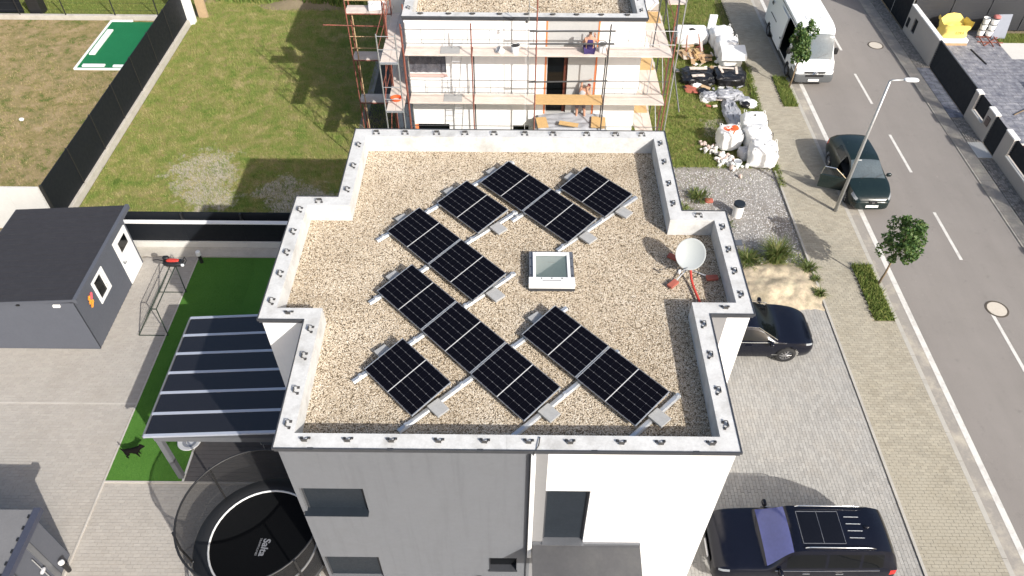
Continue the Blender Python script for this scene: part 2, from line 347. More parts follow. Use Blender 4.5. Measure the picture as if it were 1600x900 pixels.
# ------------------------------------------------------------------ scatter by geometry nodes
def scatter(name, poly, z, density, mtl, shape, size, seed=0, noise_scale=0, thr=(.4, .6), parent=None, tilt=.5, mesh=None):
    o = (mesh or MB().poly(poly, z)).build(name, mtl, parent, kind='stuff', local=parent is None)
    g = bpy.data.node_groups.new(name, 'GeometryNodeTree')
    g.interface.new_socket('Geometry', in_out='INPUT', socket_type='NodeSocketGeometry'); g.interface.new_socket('Geometry', in_out='OUTPUT', socket_type='NodeSocketGeometry')
    N, L = g.nodes.new, g.links.new
    i, out = N('NodeGroupInput'), N('NodeGroupOutput')
    d = N('GeometryNodeDistributePointsOnFaces'); d.inputs['Seed'].default_value = seed; d.inputs['Density'].default_value = density
    L(i.outputs[0], d.inputs[0])
    if noise_scale:
        nz = N('ShaderNodeTexNoise'); nz.inputs['Scale'].default_value = noise_scale; nz.inputs['Detail'].default_value = 5
        p = N('GeometryNodeInputPosition'); L(p.outputs[0], nz.inputs['Vector'])
        mr = N('ShaderNodeMapRange'); mr.inputs[1].default_value = thr[0]; mr.inputs[2].default_value = thr[1]; mr.inputs[3].default_value = density * .03; mr.inputs[4].default_value = density
        L(nz.outputs[0], mr.inputs[0]); L(mr.outputs[0], d.inputs['Density'])
    if shape == 'stone':
        s = N('GeometryNodeMeshIcoSphere'); s.inputs['Radius'].default_value = size / 2; s.inputs['Subdivisions'].default_value = 1
    else:
        s = N('GeometryNodeMeshCone'); s.inputs['Vertices'].default_value = 3; s.inputs['Radius Top'].default_value = 0; s.inputs['Radius Bottom'].default_value = size * .085; s.inputs['Depth'].default_value = size
        s.fill_type = 'NONE'
    sm = N('GeometryNodeSetMaterial'); sm.inputs['Material'].default_value = mtl; L(s.outputs[0], sm.inputs[0])
    ins = N('GeometryNodeInstanceOnPoints'); L(d.outputs[0], ins.inputs[0]); L(sm.outputs[0], ins.inputs['Instance'])
    r = N('FunctionNodeRandomValue'); r.data_type = 'FLOAT_VECTOR'
    t = tilt if shape != 'stone' else .5
    r.inputs[0].default_value = (-t, -t, 0); r.inputs[1].default_value = (t, t, 6.28)
    er = N('FunctionNodeEulerToRotation'); L(r.outputs[0], er.inputs[0]); L(er.outputs[0], ins.inputs['Rotation'])
    r2 = N('FunctionNodeRandomValue'); r2.data_type = 'FLOAT_VECTOR'
    if shape == 'stone': r2.inputs[0].default_value = (.6, .5, .35); r2.inputs[1].default_value = (1.5, 1.1, .75)
    else: r2.inputs[0].default_value = (.6, .6, .4); r2.inputs[1].default_value = (1.4, 1.4, 1.4)
    L(r2.outputs[0], ins.inputs['Scale']); L(ins.outputs[0], out.inputs[0])
    md = o.modifiers.new('scatter', 'NODES'); md.node_group = g
    return o

# ------------------------------------------------------------------ ground, roads, paving
def struct(name, mb, m, **k): o = mb.build(name, m, **k); o['kind'] = 'structure'; return o
struct('ground', MB().sheet(-150, 150, -60, 260, -.06), m_earth)
struct('lawn', MB().sheet(-17.62, 11.25, 21.3, 70, -.004), m_lawn)
struct('dry_yard', MB().sheet(-45, -17.78, 22.0, 38.95, -.004), m_dry)
struct('far_lawn', MB().sheet(-45, -17.9, 39.3, 75, -.002), m_lawn2)
struct('side_yard', MB().sheet(4.2, 11.1, 18.0, 26.3, .0), m_crushed)
struct('road', MB().sheet(13.4, 19.6, -15, 120, .0), m_asphalt)
struct('gutter_strip', MB().sheet(13.45, 13.87, -15, 120, .004), m_gutter)
struct('edge_line', MB().sheet(13.86, 14.05, -15, 120, .008), m_linewhite)
for i, (a, b) in enumerate([(41.5, 44.2), (36.3, 38.9), (31.3, 34.0), (26.05, 28.8), (20.7, 23.45), (15.4, 18.05), (10.2, 12.9), (5, 7.7), (46.8, 49.5)]):
    struct('lane_dash', MB().sheet(16.84, 16.96, a, b, .004), m_linewhite)
cb = MB()
cb_o = bpy.data.objects.new('curb', None); COL.objects.link(cb_o); cb_o['kind'] = 'structure'
cm = None
for k in range(46):
    y = -2 + k
    if cm is None: cm = rb('curb_stone', m_curb, cb_o, (13.3, 13.445, 0, .985, -.05, .075)); cm.location = (0, y, 0)
    else: c = again(cm, (0, y, 0), 0, cb_o)
walkbase = struct('sidewalk', MB().poly([(11.08, -15), (13.31, -15), (13.31, 90), (11.75, 90), (11.65, 34), (11.25, 28), (11.08, 24)], .045), m_joint)
drive = struct('driveway', MB().poly([(4.0, 7.9), (-3.01, 7.9), (-3.01, -6), (11.08, -6), (11.08, 18.45), (9.6, 18.6), (8.4, 18.9), (4.0, 19.2)], .020), m_joint_drive)
yard = struct('paved_yard', MB().poly([(-30, -8), (-3, -8), (-3, 20.55), (-30, 20.55)], .016), m_joint_yard)
def paving(base, name, m, x0, x1, y0, y1, lx, ly, z, h, inside, score, near, along_x=True):
    spots = []
    nr = int((y1 - y0) / ly) if along_x else int((x1 - x0) / lx)
    for r in range(nr):
        n = int(((x1 - x0) / lx if along_x else (y1 - y0) / ly)) + 1
        for k in range(-1, n):
            sh = .5 * (r % 2)
            x, y = (x0 + (k + sh) * lx, y0 + r * ly) if along_x else (x0 + r * lx, y0 + (k + sh) * ly)
            a, b, c, d = max(x, x0), min(x + lx, x1), max(y, y0), min(y + ly, y1)
            if b - a < .03 or d - c < .03: continue
            if inside((a + b) / 2, (c + d) / 2): spots.append((a, b, c, d))
    full = [p for p in spots if p[1] - p[0] > lx - .001 and p[3] - p[2] > ly - .001]
    full.sort(key=lambda p: score(p[0], p[2])); chosen = set(full[:near])
    rr = random.Random(3); pr = None; g = .0035
    for a, b, c, d in full[:near]:
        dz = rr.uniform(-.003, .003)
        if pr is None: pr = MB().box(g, lx - g, g, ly - g, 0, h).build(name, m, base, local=True); pr.location = (a, c, z + dz)
        else: again(pr, (a, c, z + dz), 0, base)
    mb = MB()
    for p in spots:
        if p in chosen: continue
        dz = rr.uniform(-.003, .003); a, b, c, d, t = p[0] + g, p[1] - g, p[2] + g, p[3] - g, z + h + dz
        mb.add([(a, c, t), (b, c, t), (b, d, t), (a, d, t), (a, c, z), (b, c, z), (b, d, z), (a, d, z)], [(0, 1, 2, 3), (4, 5, 1, 0), (5, 6, 2, 1), (6, 7, 3, 2), (7, 4, 0, 3)])
    mb.build(name, m, base, kind='stuff', local=True)
dcam = lambda x, y: math.hypot(x, y) + (50 if y < 8.2 else 0)
paving(walkbase, 'paving_brick', m_brick_walk, 11.1, 13.296, 6.5, 44, .20, .10, .03, .05, lambda x, y: x > (11.09 if y < 24 else 11.1 + (y - 24) * .055 if y < 34 else 11.67)
       and not (12.58 < x < 13.42 and (17.5 < y < 20.3 or 30.85 < y < 33.55)), dcam, 300)
paving(drive, 'drive_paver', m_brick_drive, 4.5, 11.02, 7.0, 18.9, .10, .20, .0, .045, lambda x, y: x < 11.0 and y < 18.4 + (11 - x) * .09, dcam, 300, False)
paving(yard, 'yard_paver', m_brick_yard, -20.5, -4.8, 6.4, 20.5, .20, .10, -.02, .045, lambda x, y: not (x > -11.95 and y > 11.05) and not (x < -13.9 and y > 16.0), dcam, 0)
struct('kerb_line', MB().box(-22, -11.9, 13.775, 13.83, .0, .030), m_kerbpale)
struct('kerb_line', MB().box(-11.95, -11.90, 5, 20.45, .0, .05), m_kerbpale)
struct('kerb_line', MB().box(-11.90, -5.8, 11.02, 11.08, .0, .06), m_kerbpale)
struct('house_gravel_strip', MB().poly([(-6.85, 22.3), (-4.0, 22.3), (-4.0, 36), (-6.85, 36)], .004), m_darkgrit)
struct('house_edge_strip', MB().poly([(-5.35, 15.5), (-4.5, 15.5), (-4.5, 22.29), (-5.35, 22.29)], .008), m_crushed)
struct('house_edge_strip', MB().poly([(-7.15, 22.3), (-6.86, 22.3), (-6.86, 36), (-7.15, 36)], .006), m_crushed)
struct('kerb_line', MB().box(-9.66, -9.60, 11.08, 15.5, .0, .06), m_concrete_light)
struct('kerb_line', MB().box(11.02, 11.10, -5, 26, .0, .085), m_curb)
struct('artificial_turf', MB().poly([(-11.9, 11.08), (-9.66, 11.08), (-9.66, 15.5), (-5.7, 15.5), (-5.7, 20.45), (-11.9, 20.45)], .04), m_turf)
scatter('turf_pile', [(-11.9, 11.08), (-9.66, 11.08), (-9.66, 20.4), (-11.9, 20.4)], .05, 900, m_blade_turf, 'blade', .035, 5)
struct('fence_side_strip', MB().box(-14.6, -5.8, 20.5, 20.98, .0, .05), m_concrete)

# grass blades, gravel chips
scatter('lawn_grass', [(-17.55, 21.5), (-4.5, 21.5), (-4.5, 29), (-7, 32), (-7, 46), (-17.55, 46)], 0, 420, m_blade, 'blade', .12, 1, .7, (.34, .58))
scatter('lawn_grass', [(5.0, 26.2), (10.9, 26.2), (11.6, 34), (11.65, 46), (5.0, 46)], 0, 420, m_blade_green, 'blade', .13, 2, .6, (.3, .55))
scatter('dry_grass', [(-30, 22.3), (-18, 22.3), (-18, 33.6), (-22.2, 33.6), (-22.2, 38.8), (-30, 38.8)], 0, 260, m_blade_dry, 'blade', .12, 3, .7, (.44, .62))
scatter('far_grass', [(-30, 39.5), (-18.1, 39.5), (-18.1, 46), (-30, 46)], 0, 260, m_blade_green, 'blade', .10, 4)
scatter('tall_weeds', [(-17, 41.2), (-9.6, 40.6), (-7, 41.5), (-7, 47), (-17, 47)], 0, 330, m_blade_green, 'blade', .75, 6, .5, (.35, .55), tilt=.4)
scatter('crushed_stone', [(4.6, 18.9), (11.0, 18.9), (11.02, 26.1), (4.6, 26.1)], .0, 330, m_chip, 'stone', .055, 7, .9, (.3, .55))
for nm, pts, dn, sz, sd_ in (('verge_patch', [(12.6, 17.55), (13.28, 17.55), (13.28, 20.3), (12.6, 20.3)], 1500, .20, 8), ('verge_patch', [(12.62, 30.9), (13.28, 30.9), (13.28, 33.5), (12.65, 33.5)], 1300, .18, 9)):
    struct(nm, MB().poly(pts, .062), m_lawn2); scatter('verge_grass', pts, .062, dn, m_blade_green, 'blade', sz, sd_, tilt=.7)
scatter('creeping_grass', [(5, 23.2), (11, 25.3), (11, 27.2), (5, 27.2)], .0, 520, m_blade_green, 'blade', .13, 14, .9, (.46, .60), tilt=.7)
scatter('creeping_grass', [(5.4, 20.1), (10.95, 20.0), (10.95, 20.9), (8.6, 21.0), (7.2, 23.5), (5.4, 25)], .0, 420, m_blade_green, 'blade', .20, 15, 1.1, (.42, .58), tilt=.8)
scatter('edge_grass', [(11.0, 24.9), (11.25, 24.9), (11.3, 27), (11.75, 34.5), (11.5, 34.5), (11.0, 28)], .02, 700, m_blade_green, 'blade', .18, 12, tilt=.7)
# sand heap beside the driveway
sh = MB().grid(lambda u, v: (7.9 + u * 3.5, 17.9 + v * 2.6, max(-.02, .015 + .30 * max(0, math.sin(u * math.pi)) ** .8 * max(0, math.sin(v * math.pi)) ** .8 * (1 + .5 * noise.noise((u * 5, v * 4, 1))) + .05 * noise.noise((u * 11, v * 9, 4)) - .03)), 60, 44)
tag(sh.build('sand_heap', m_sand, smooth=True), 'low heap of pale yellow sand beside the sidewalk and the parked dark sedan', 'sand heap', kind='stuff')
struct('dirt_mound', MB().grid(lambda u, v: (-14.6 + u * 5, 40.2 + v * 3, .55 * math.sin(u * math.pi) * math.sin(v * math.pi) * (1 + .7 * noise.noise((u * 4, v * 4, 9))) - .03), 24, 16), m_earth, smooth=True)

# ------------------------------------------------------------------ the flat roofed house
def wall(mb, o, dx, width, z0, z1, holes, depth, nrm):
    """a rectangular wall with recessed openings: o start, dx unit along, nrm outward"""
    o = Vector(o); dx = Vector(dx); nrm = Vector(nrm)
    us = sorted({0, width, *[h[0] for h in holes], *[h[1] for h in holes]}); zs = sorted({z0, z1, *[h[2] for h in holes], *[h[3] for h in holes]})
    P = lambda u, z, d=0: tuple(o + dx * u + Vector((0, 0, z)) - nrm * d)
    for a, b in zip(us, us[1:]):
        for c, d in zip(zs, zs[1:]):
            if any(h[0] <= a and b <= h[1] and h[2] <= c and d <= h[3] for h in holes): continue
            mb.add([P(a, c), P(b, c), P(b, d), P(a, d)], [(0, 1, 2, 3)])
    for a, b, c, d in holes:
        mb.add([P(a, c), P(b, c), P(b, d), P(a, d), P(a, c, depth), P(b, c, depth), P(b, d, depth), P(a, d, depth)],
               [(0, 1, 5, 4), (1, 2, 6, 5), (2, 3, 7, 6), (3, 0, 4, 7), (4, 5, 6, 7)])
    return mb
ZT, ZG = 7.0, 6.5
PLAN = [(-4.68, 8.02), (4.43, 8.02), (4.43, 11.66), (5.46, 11.66), (5.46, 15.16), (4.32, 15.16), (4.32, 18.74), (-4.67, 18.74), (-4.67, 15.62), (-5.78, 15.62), (-5.78, 11.38), (-4.72, 11.38)]
def inset(poly, d):
    n = len(poly); out = []
    for i in range(n):
        a, b, c = Vector(poly[i - 1]), Vector(poly[i]), Vector(poly[(i + 1) % n])
        e1 = (b - a).normalized(); e2 = (c - b).normalized(); n1 = Vector((-e1.y, e1.x)); n2 = Vector((-e2.y, e2.x))
        k = (n1 + n2); k = k / max(.3, k.dot(n1)); out.append(tuple(b + k * d))
    return out
IN = inset(PLAN, .30); OUT = inset(PLAN, -.05)
def parapet(root, plan, wallmat, cap=True, faces=None):
    inn, out = inset(plan, .30), inset(plan, -.05); n = len(plan); br = None
    for i in range(n):
        j = (i + 1) % n
        q = [out[i], out[j], inn[j], inn[i]]
        L = math.hypot(out[j][0] - out[i][0], out[j][1] - out[i][1])
        if cap:
            k = max(1, round(L / 2.6))
            for s in range(k):
                a, b = s / k, (s + 1) / k; gap = .0015 / L
                f = lambda P, Q, t: (P[0] + (Q[0] - P[0]) * t, P[1] + (Q[1] - P[1]) * t)
                a2, b2 = a + (gap if s else 0), b - (gap if s < k - 1 else 0)
                MB().prism([f(q[0], q[1], a2), f(q[0], q[1], b2), f(q[3], q[2], b2), f(q[3], q[2], a2)], ZT - .012, ZT).build('coping', m_membrane, root)
            MB().prism([out[i], out[j], plan[j], plan[i]], ZT - .13, ZT - .013).build('drip_edge', m_trim, root)
            e = inset(plan, -.075); MB().prism([e[i], e[j], inset(plan, -.051)[j], inset(plan, -.051)[i]], ZT - .05, ZT + .018).build('edge_bead', m_trim, root)
        MB().poly([(inn[j][0], inn[j][1], ZG - .1), (inn[i][0], inn[i][1], ZG - .1), (inn[i][0], inn[i][1], ZT - .012), (inn[j][0], inn[j][1], ZT - .012)]).build('parapet_face', m_membrane, root)
        # hook brackets standing on the coping
        ang = math.atan2(out[j][1] - out[i][1], out[j][0] - out[i][0]); nb = max(1, round(L / .95)); rl = Vector(root.location)
        for s in range(nb):
            t = (s + .5 + random.uniform(-.1, .1)) / nb
            mx = [(out[i][k_] + (out[j][k_] - out[i][k_]) * t) * .48 + (inn[i][k_] + (inn[j][k_] - inn[i][k_]) * t) * .52 for k_ in (0, 1)]
            if br is None:
                m = MB(); m.tube([(-.075, .05, 0), (-.085, .02, .05), (-.06, -.03, .075), (.06, -.03, .075), (.085, .02, .05), (.075, .05, 0)], .011, 6)
                m.obox((-.075, .05, .006), (.06, .05, .012)); m.obox((.075, .05, .006), (.06, .05, .012)); m.obox((0, -.035, .04), (.11, .014, .06))
                br = m.build('edge_bracket', m_bracket, root, local=True); br.location = (mx[0] - rl.x, mx[1] - rl.y, ZT - rl.z); br.rotation_euler = (0, 0, ang)
            else: again(br, (mx[0] - rl.x, mx[1] - rl.y, ZT - rl.z), ang + random.uniform(-.08, .08), root)
H = thing('flat_roof_house', 'flat-roofed house with gravel roof, solar panels, grey and white front', 'house', (0, 8.02, 0))
holes_l = [(.10, 1.48, 4.28, 5.32), (.02, 1.40, .70, 1.95), (4.12, 4.79, 1.27, 1.96)]
wall(MB(), (-4.68, 8.02, 0), (1, 0, 0), 5.10, 0, 6.9, holes_l, .16, (0, -1, 0)).build('wall', m_plaster_grey, H)['label'] = 'grey rendered left part of the front wall'
wall(MB(), (.42, 8.02, 0), (1, 0, 0), .285, 0, 6.9, [], .1, (0, -1, 0)).build('wall', m_plaster_mid, H)['label'] = 'narrow mid grey strip of the front wall'
wall(MB(), (.705, 8.02, 0), (1, 0, 0), 3.725, 0, 6.9, [(.0, .955, 2.90, 5.31)], .14, (0, -1, 0)).build('wall', m_plaster, H)['label'] = 'white right part of the front wall'
for i in range(1, len(PLAN)):
    a, b = PLAN[i], PLAN[(i + 1) % len(PLAN)]
    if i == 2: 
        MB().poly([(4.43, 11.66, 0), (4.93, 11.66, 0), (4.93, 11.66, 6.9), (4.43, 11.66, 6.9)]).build('wall', m_plaster_mid, H)['label'] = 'grey strip of wall in the right hand notch'
        a = (4.93, 11.66)
    MB().poly([(a[0], a[1], 0), (b[0], b[1], 0), (b[0], b[1], 6.9), (a[0], a[1], 6.9)]).build('wall', m_plaster, H)
parapet(H, PLAN, m_plaster)
def in_poly(x, y, P):
    c = False
    for i in range(len(P)):
        (x1, y1), (x2, y2) = P[i - 1], P[i]
        if (y1 > y) != (y2 > y) and x < (x2 - x1) * (y - y1) / (y2 - y1) + x1: c = not c
    return c
SKX0, SKX1, SKY0, SKY1 = .52, 1.30, 13.0, 13.79          # opening of the skylight shaft
gx = sorted({p[0] for p in IN} | {SKX0, SKX1}); gy = sorted({p[1] for p in IN} | {SKY0, SKY1}); bed = MB()
for xa_, xb_ in zip(gx, gx[1:]):
    for ya_, yb2 in zip(gy, gy[1:]):
        cx, cy = (xa_ + xb_) / 2, (ya_ + yb2) / 2
        if in_poly(cx, cy, IN) and not (SKX0 < cx < SKX1 and SKY0 < cy < SKY1): bed.sheet(xa_, xb_, ya_, yb2, ZG - .03)
bed.build('roof_bed', m_gravel_base, H)
scatter('roof_gravel', IN, ZG - .02, 2300, m_pebble, 'stone', .033, 21, mesh=bed)
bl = MB()
def blind(x0, x1, z0, z1, y, name='roller_blind', parent=None):
    b = MB(); n = int((z1 - z0) / .05)
    for k in range(n): b.box(x0, x1, y, y + .012, z0 + k * .05 + .003, z0 + (k + 1) * .05 - .003)
    for q in ((x0 - .001, x0 + .03), (x1 - .03, x1 - .001)): rb('guide_rail', m_trim, parent, (*q, y - .02, y + .05, z0, z1))
    return b.build(name, m_blind, parent)
blind(-4.56, -3.22, 4.30, 5.31, 8.12, parent=H); blind(-4.64, -3.30, .72, 1.94, 8.12, parent=H); blind(.715, 1.65, 2.93, 5.30, 8.11, parent=H)
rb('window_sill', m_blind, H, (-4.62, -3.20, 7.90, 8.13, 4.283, 4.305))
rb('window_sill', m_alu_dark, H, (.70, 1.67, 7.92, 8.12, 2.903, 2.918))
rb('vent_window', m_glassdark, H, (-.55, .10, 8.155, 8.175, 1.28, 1.95)); rb('vent_frame', m_trim, H, (-.60, .13, 7.97, 8.155, 1.272, 1.29)); rb('vent_lining', m_trim, H, (-.559, -.553, 8.0, 8.155, 1.291, 1.955)); rb('vent_lining', m_trim, H, (.101, .108, 8.0, 8.155, 1.291, 1.955))
MB().prism([(.47, 7.05), (3.02, 7.05), (3.02, 8.015), (.47, 8.015)], lambda x, y: 2.55, lambda x, y: 2.66 + (y - 7) * .14).build('canopy', mat('canopy_sheet', (.068, .068, .072), .55, .12, 1.5, .05, 40, dirt=(.115, .115, .11), dirt_amt=.5), H)
rb('canopy_flashing', m_alu_dark, H, (.47, 3.02, 7.965, 8.01, 2.80, 2.90))
dp = MB(); dp.box(.355, .455, 7.90, 8.0, 2.25, 6.86); dp.build('downpipe', m_white, H, bevel=.012)
rb('pipe_shade_strip', m_trim, H, (.33, .352, 7.985, 8.015, 0.0, 6.86))  # dark solid strip standing in for the shade line beside the downpipe
MB().tube([(.52, 8.30, 6.56), (.53, 8.25, 7.03), (.50, 8.05, 7.04), (.42, 7.94, 6.98), (.36, 7.955, 6.6), (.34, 7.96, 4.4), (.335, 7.96, 2.3)], .012, 6).build('roof_cable', m_black, H)
rb('black_wall_box', m_black, H, (-.90, -.78, 7.82, 8.015, .62, .92))  # plain black box for an unidentified dark shape low on the wall
for x in (-4.0, -2.42, -.65, 1.6, 3.6): rb('coping_clip', m_trim, H, (x - .06, x + .06, 7.93, 7.99, 6.99, 7.006))

# skylight
SK = thing('roof_skylight', 'white-framed square skylight with pale glass set in the roof gravel', 'skylight', (.9, 13.35, 6.5))
x0, x1, y0, y1 = .38, 1.44, 12.80, 13.92; sa_, sb_, sc2, sd3 = SKX0, SKX1, SKY0, SKY1
rb('curb', m_trim, SK, (x0 - .03, sa_ - .003, y0 - .03, y1 + .03, 6.46, 6.66), (sb_ + .003, x1 + .03, y0 - .03, y1 + .03, 6.46, 6.66), (sa_ - .003, sb_ + .003, y0 - .03, sc2 - .003, 6.46, 6.66), (sa_ - .003, sb_ + .003, sd3 + .003, y1 + .03, 6.46, 6.66))
rb('flashing', m_alu_dark, SK, (x0 - .02, x0 + .07, y0, y1 + .02, 6.66, 6.70), (x1 - .07, x1 + .02, y0, y1 + .02, 6.66, 6.70), (x0 + .07, x1 - .07, y1 - .04, y1 + .02, 6.66, 6.70))
rb('frame', m_white, SK, (x0 + .07, x0 + .14, y0 + .0, y1 - .04, 6.66, 6.745), (x1 - .14, x1 - .07, y0 + .0, y1 - .04, 6.66, 6.745), (x0 + .14, x1 - .14, y1 - .13, y1 - .04, 6.66, 6.745), (x0 - .035, x1 + .035, y0 - .045, y0 + .20, 6.585, 6.742), bevel=.008)
rb('vent_slot', m_black, SK, (x0 + .3, x1 - .3, y0 + .075, y0 + .092, 6.7425, 6.745))
pn = rb('pane', m_skypane, SK, (x0 + .14, x1 - .14, y0 + .20, y1 - .13, 6.70, 6.712))
m_shaft = mat('shaft_white', (.62, .64, .62), .8, .03, 2)
sa, sb, sc_, sd2 = SKX0, SKX1, SKY0, SKY1
MB().add([(sa, sc_, 5.2), (sb, sc_, 5.2), (sb, sd2, 5.2), (sa, sd2, 5.2), (sa, sc_, 6.68), (sb, sc_, 6.68), (sb, sd2, 6.68), (sa, sd2, 6.68)], [(0, 1, 2, 3), (1, 0, 4, 5), (2, 1, 5, 6), (3, 2, 6, 7), (0, 3, 7, 4)]).build('shaft', m_shaft, SK)
for x in (x0 + .02, x1 - .02):
    for y in (y0 + .3, y0 + .6, y0 + .9): MB().lathe([(.016, 0), (.016, .012), (.004, .016)], (x, y, 6.70), 8).build('screw', m_black, SK)
for x in (x0 + .28, (x0 + x1) / 2, x1 - .28): MB().lathe([(.018, 0), (.016, .012), (.004, .014)], (x, y0 + .15, 6.742), 8).build('screw', m_black, SK)

# ------------------------------------------------------------------ solar panels on rails
A46 = R(-46.1); ux = Vector((math.cos(A46), math.sin(A46), 0)); vx = Vector((-math.sin(A46), math.cos(A46), 0)); TILT = R(9)
PW, PH = 1.69, 1.11
def panel(name):
    t = thing(name, '', 'solar panel')
    for q in ((0, PW, 0, .013), (0, PW, PH - .013, PH), (0, .016, .0131, PH - .0131), (PW - .016, PW, .0131, PH - .0131)):
        MB().box(q[0], q[1], q[2], q[3], 0, .036).build('frame_bar', m_alu_dark if q[1] - q[0] > 1 else m_alu, t, local=True)
    MB().box(.0161, PW - .0161, .0132, PH - .0132, .012, .0300).build('backing', m_backsheet, t, local=True)
    MB().box(PW / 2 - .009, PW / 2 + .009, .0132, PH - .0132, .0301, .0322).build('mid_strip', m_whitestrip, t, local=True)
    cw = (PH - .03) / 6; cl = (PW / 2 - .032) / 5; m = MB(); ch = .013
    for k in range(5):
        a, b, c, d = k * cl + .0006, (k + 1) * cl - .0006, .0028, cw - .0028; z = .0318
        m.add([(a + ch, c, z), (b - ch, c, z), (b, c + ch, z), (b, d - ch, z), (b - ch, d, z), (a + ch, d, z), (a, d - ch, z), (a, c + ch, z)], [tuple(range(8))])
        for s in range(1, 3): pass
    st = None
    for h in (0, 1):
        for r in range(6):
            loc = ((.020 if h == 0 else PW / 2 + .012), .015 + r * cw, 0)
            if st is None: st = m.build('cell_strip', m_cell, t, local=True); st.location = loc
            else: again(st, loc, 0, t)
    # the short post that lifts the high edge, at each end
    for x in (.03, PW - .03): MB().box(x - .015, x + .015, PH - .05, PH - .03, -.15, 0).build('support_post', m_alu, t, local=True)
    return t
rows = [('A', -.99, 16.79, 2), ('B', 1.23, 16.57, 1), ('C', -2.14, 15.89, 1), ('D', -3.35, 14.73, 2), ('E', -3.33, 12.57, 3), ('F', .17, 11.24, 2), ('G', -3.3, 10.2, 1)]
PL = {('A', 0): 'left solar panel of the pair nearest the back parapet', ('A', 1): 'right solar panel of the pair nearest the back parapet, above the skylight',
      ('B', 0): 'single solar panel at the back right, nearest the construction house', ('C', 0): 'single solar panel between the two pairs at the back left of the roof',
      ('D', 0): 'left solar panel of the pair beside the left rear notch of the parapet', ('D', 1): 'right solar panel of the pair left of the skylight',
      ('E', 0): 'uppermost solar panel of the row of three', ('E', 1): 'middle solar panel of the row of three', ('E', 2): 'lowest solar panel of the row of three',
      ('F', 0): 'upper left solar panel of the pair below the skylight', ('F', 1): 'lower right solar panel of the pair ending near the front right corner',
      ('G', 0): 'single solar panel nearest the front left corner of the roof'}
proto = None; ends = {}
rotm = Matrix.Rotation(A46, 4, 'Z') @ Matrix.Rotation(TILT, 4, 'X')
for r, x, y, n in rows:
    for k in range(n):
        if proto is None: p = proto = panel('solar_panel')
        else: p = copy_tree(proto)
        o = Vector((x, y, ZG + .115)) + ux * (k * 1.715)
        p.location = o; p.rotation_euler = rotm.to_euler(); tag(p, PL[(r, k)], 'solar panel', 'solar panels on the gravel roof')
    ends[r] = (Vector((x, y, 0)), Vector((x, y, 0)) + ux * (n * 1.715))
uv = lambda u, v: ux * u + vx * v
RL = [(-12.94, 7.45, 12.35, 'long mounting rail from the lone notch pair up to the back parapet'), (-11.28, 6.0, 10.9, 'mounting rail under the upper end of the row of three'), (-11.1, 10.55, 13.75, 'mounting rail joining the back pair to the back right single panel'),
      (-9.62, 4.35, 9.25, 'mounting rail from the front left single panel up to the left of the skylight'), (-9.46, 10.6, 13.75, 'mounting rail at the right end of the back right single panel'),
      (-7.92, 4.3, 9.35, 'mounting rail from the front left single panel through the row of three'), (-6.2, 5.75, 9.25, 'mounting rail at the lower end of the row of three'), (-4.50, 7.5, 9.3, 'mounting rail nearest the front right corner of the roof')]
for u, v0, v1, lb in RL:
    L = v1 - v0; c = uv(u, v0) + Vector((0, 0, ZG))
    t = thing('mounting_rail', lb, 'rail', c, 'aluminium rails under the solar panels')
    m = MB(); pr = [(-.07, .0), (-.038, .05), (.038, .05), (.07, 0)]; vs = []
    for s in (0, L): vs += [(c + ux * a + vx * s + Vector((0, 0, h))) for a, h in pr]
    m.add(vs, [(0, 1, 2, 3), (7, 6, 5, 4), (0, 4, 5, 1), (1, 5, 6, 2), (2, 6, 7, 3)]).build('profile', m_alu, t)
    for s in [.2 + k * 1.53 for k in range(int(L / 1.53) + 1)]:
        if s < L: MB().obox(c + vx * s + Vector((0, 0, .075)), (.05, .07, .05), rz=A46).build('clamp', m_alu, t)
SLAB = dict(A='at the right end of the back pair of panels', B='at the right end of the back right single panel', C='at the right end of the single panel between the pairs', D='at the right end of the pair left of the skylight', E='at the lower end of the row of three', F='at the lower end of the front right pair', G='at the lower end of the front left single panel')
for r, (a, b) in ends.items():
    for nm, q, z in (('right', b + ux * .17 + vx * .55, .10), ('left', a - ux * .10 + vx * .62, .09)):
        t = MB().obox((0, 0, 0), (.38, .31, .06)).build('ballast_slab', m_ballast, bevel=.008)
        t.location = (q.x, q.y, ZG + z); t.rotation_euler = (0, 0, A46 + random.uniform(-.06, .06))
        tag(t, 'grey concrete ballast slab ' + (SLAB[r] if nm == 'right' else SLAB[r].replace('right end', 'upper left end').replace('lower end', 'upper left end')), 'concrete slab', 'ballast slabs of the solar panels')

# ------------------------------------------------------------------ satellite dish
D = thing('satellite_dish', 'pale grey satellite dish on a tripod weighed down with red bricks', 'satellite dish', (4.32, 13.40, ZG))
dirv = Vector((-.15, -.62, .62)).normalized(); q = dirv.to_track_quat('Z', 'Y').to_matrix(); dc = Vector((4.33, 13.52, 7.06))
DR = .36
prof = [(0.0005, -.055)] + [(DR * k / 10, -.055 + .075 * (k / 10) ** 2) for k in range(1, 11)] + [(DR + .008, .018), (DR + .008, .008)] + [(DR * k / 10, -.067 + .075 * (k / 10) ** 2) for k in range(9, 0, -1)] + [(.002, -.067)]
MB().lathe(prof, dc, 40, False, q @ Matrix.Diagonal((1, 1.08, 1))).build('reflector', m_dish, D, smooth=True)
MB().tube([(4.32, 13.46, 6.55), (4.32, 13.50, 6.88), (4.33, 13.58, 6.95)], .025, 10).build('mast', m_alu, D)
MB().tube([dc + q @ Vector((0, -.34, 0)), (4.12, 13.15, 6.86), (4.02, 13.05, 6.90)], .014, 7).build('feed_arm', m_steel, D)
MB().lathe([(.035, 0), (.035, .11), (.02, .13)], (4.0, 13.03, 6.86), 12).build('receiver', m_white, D, smooth=True)
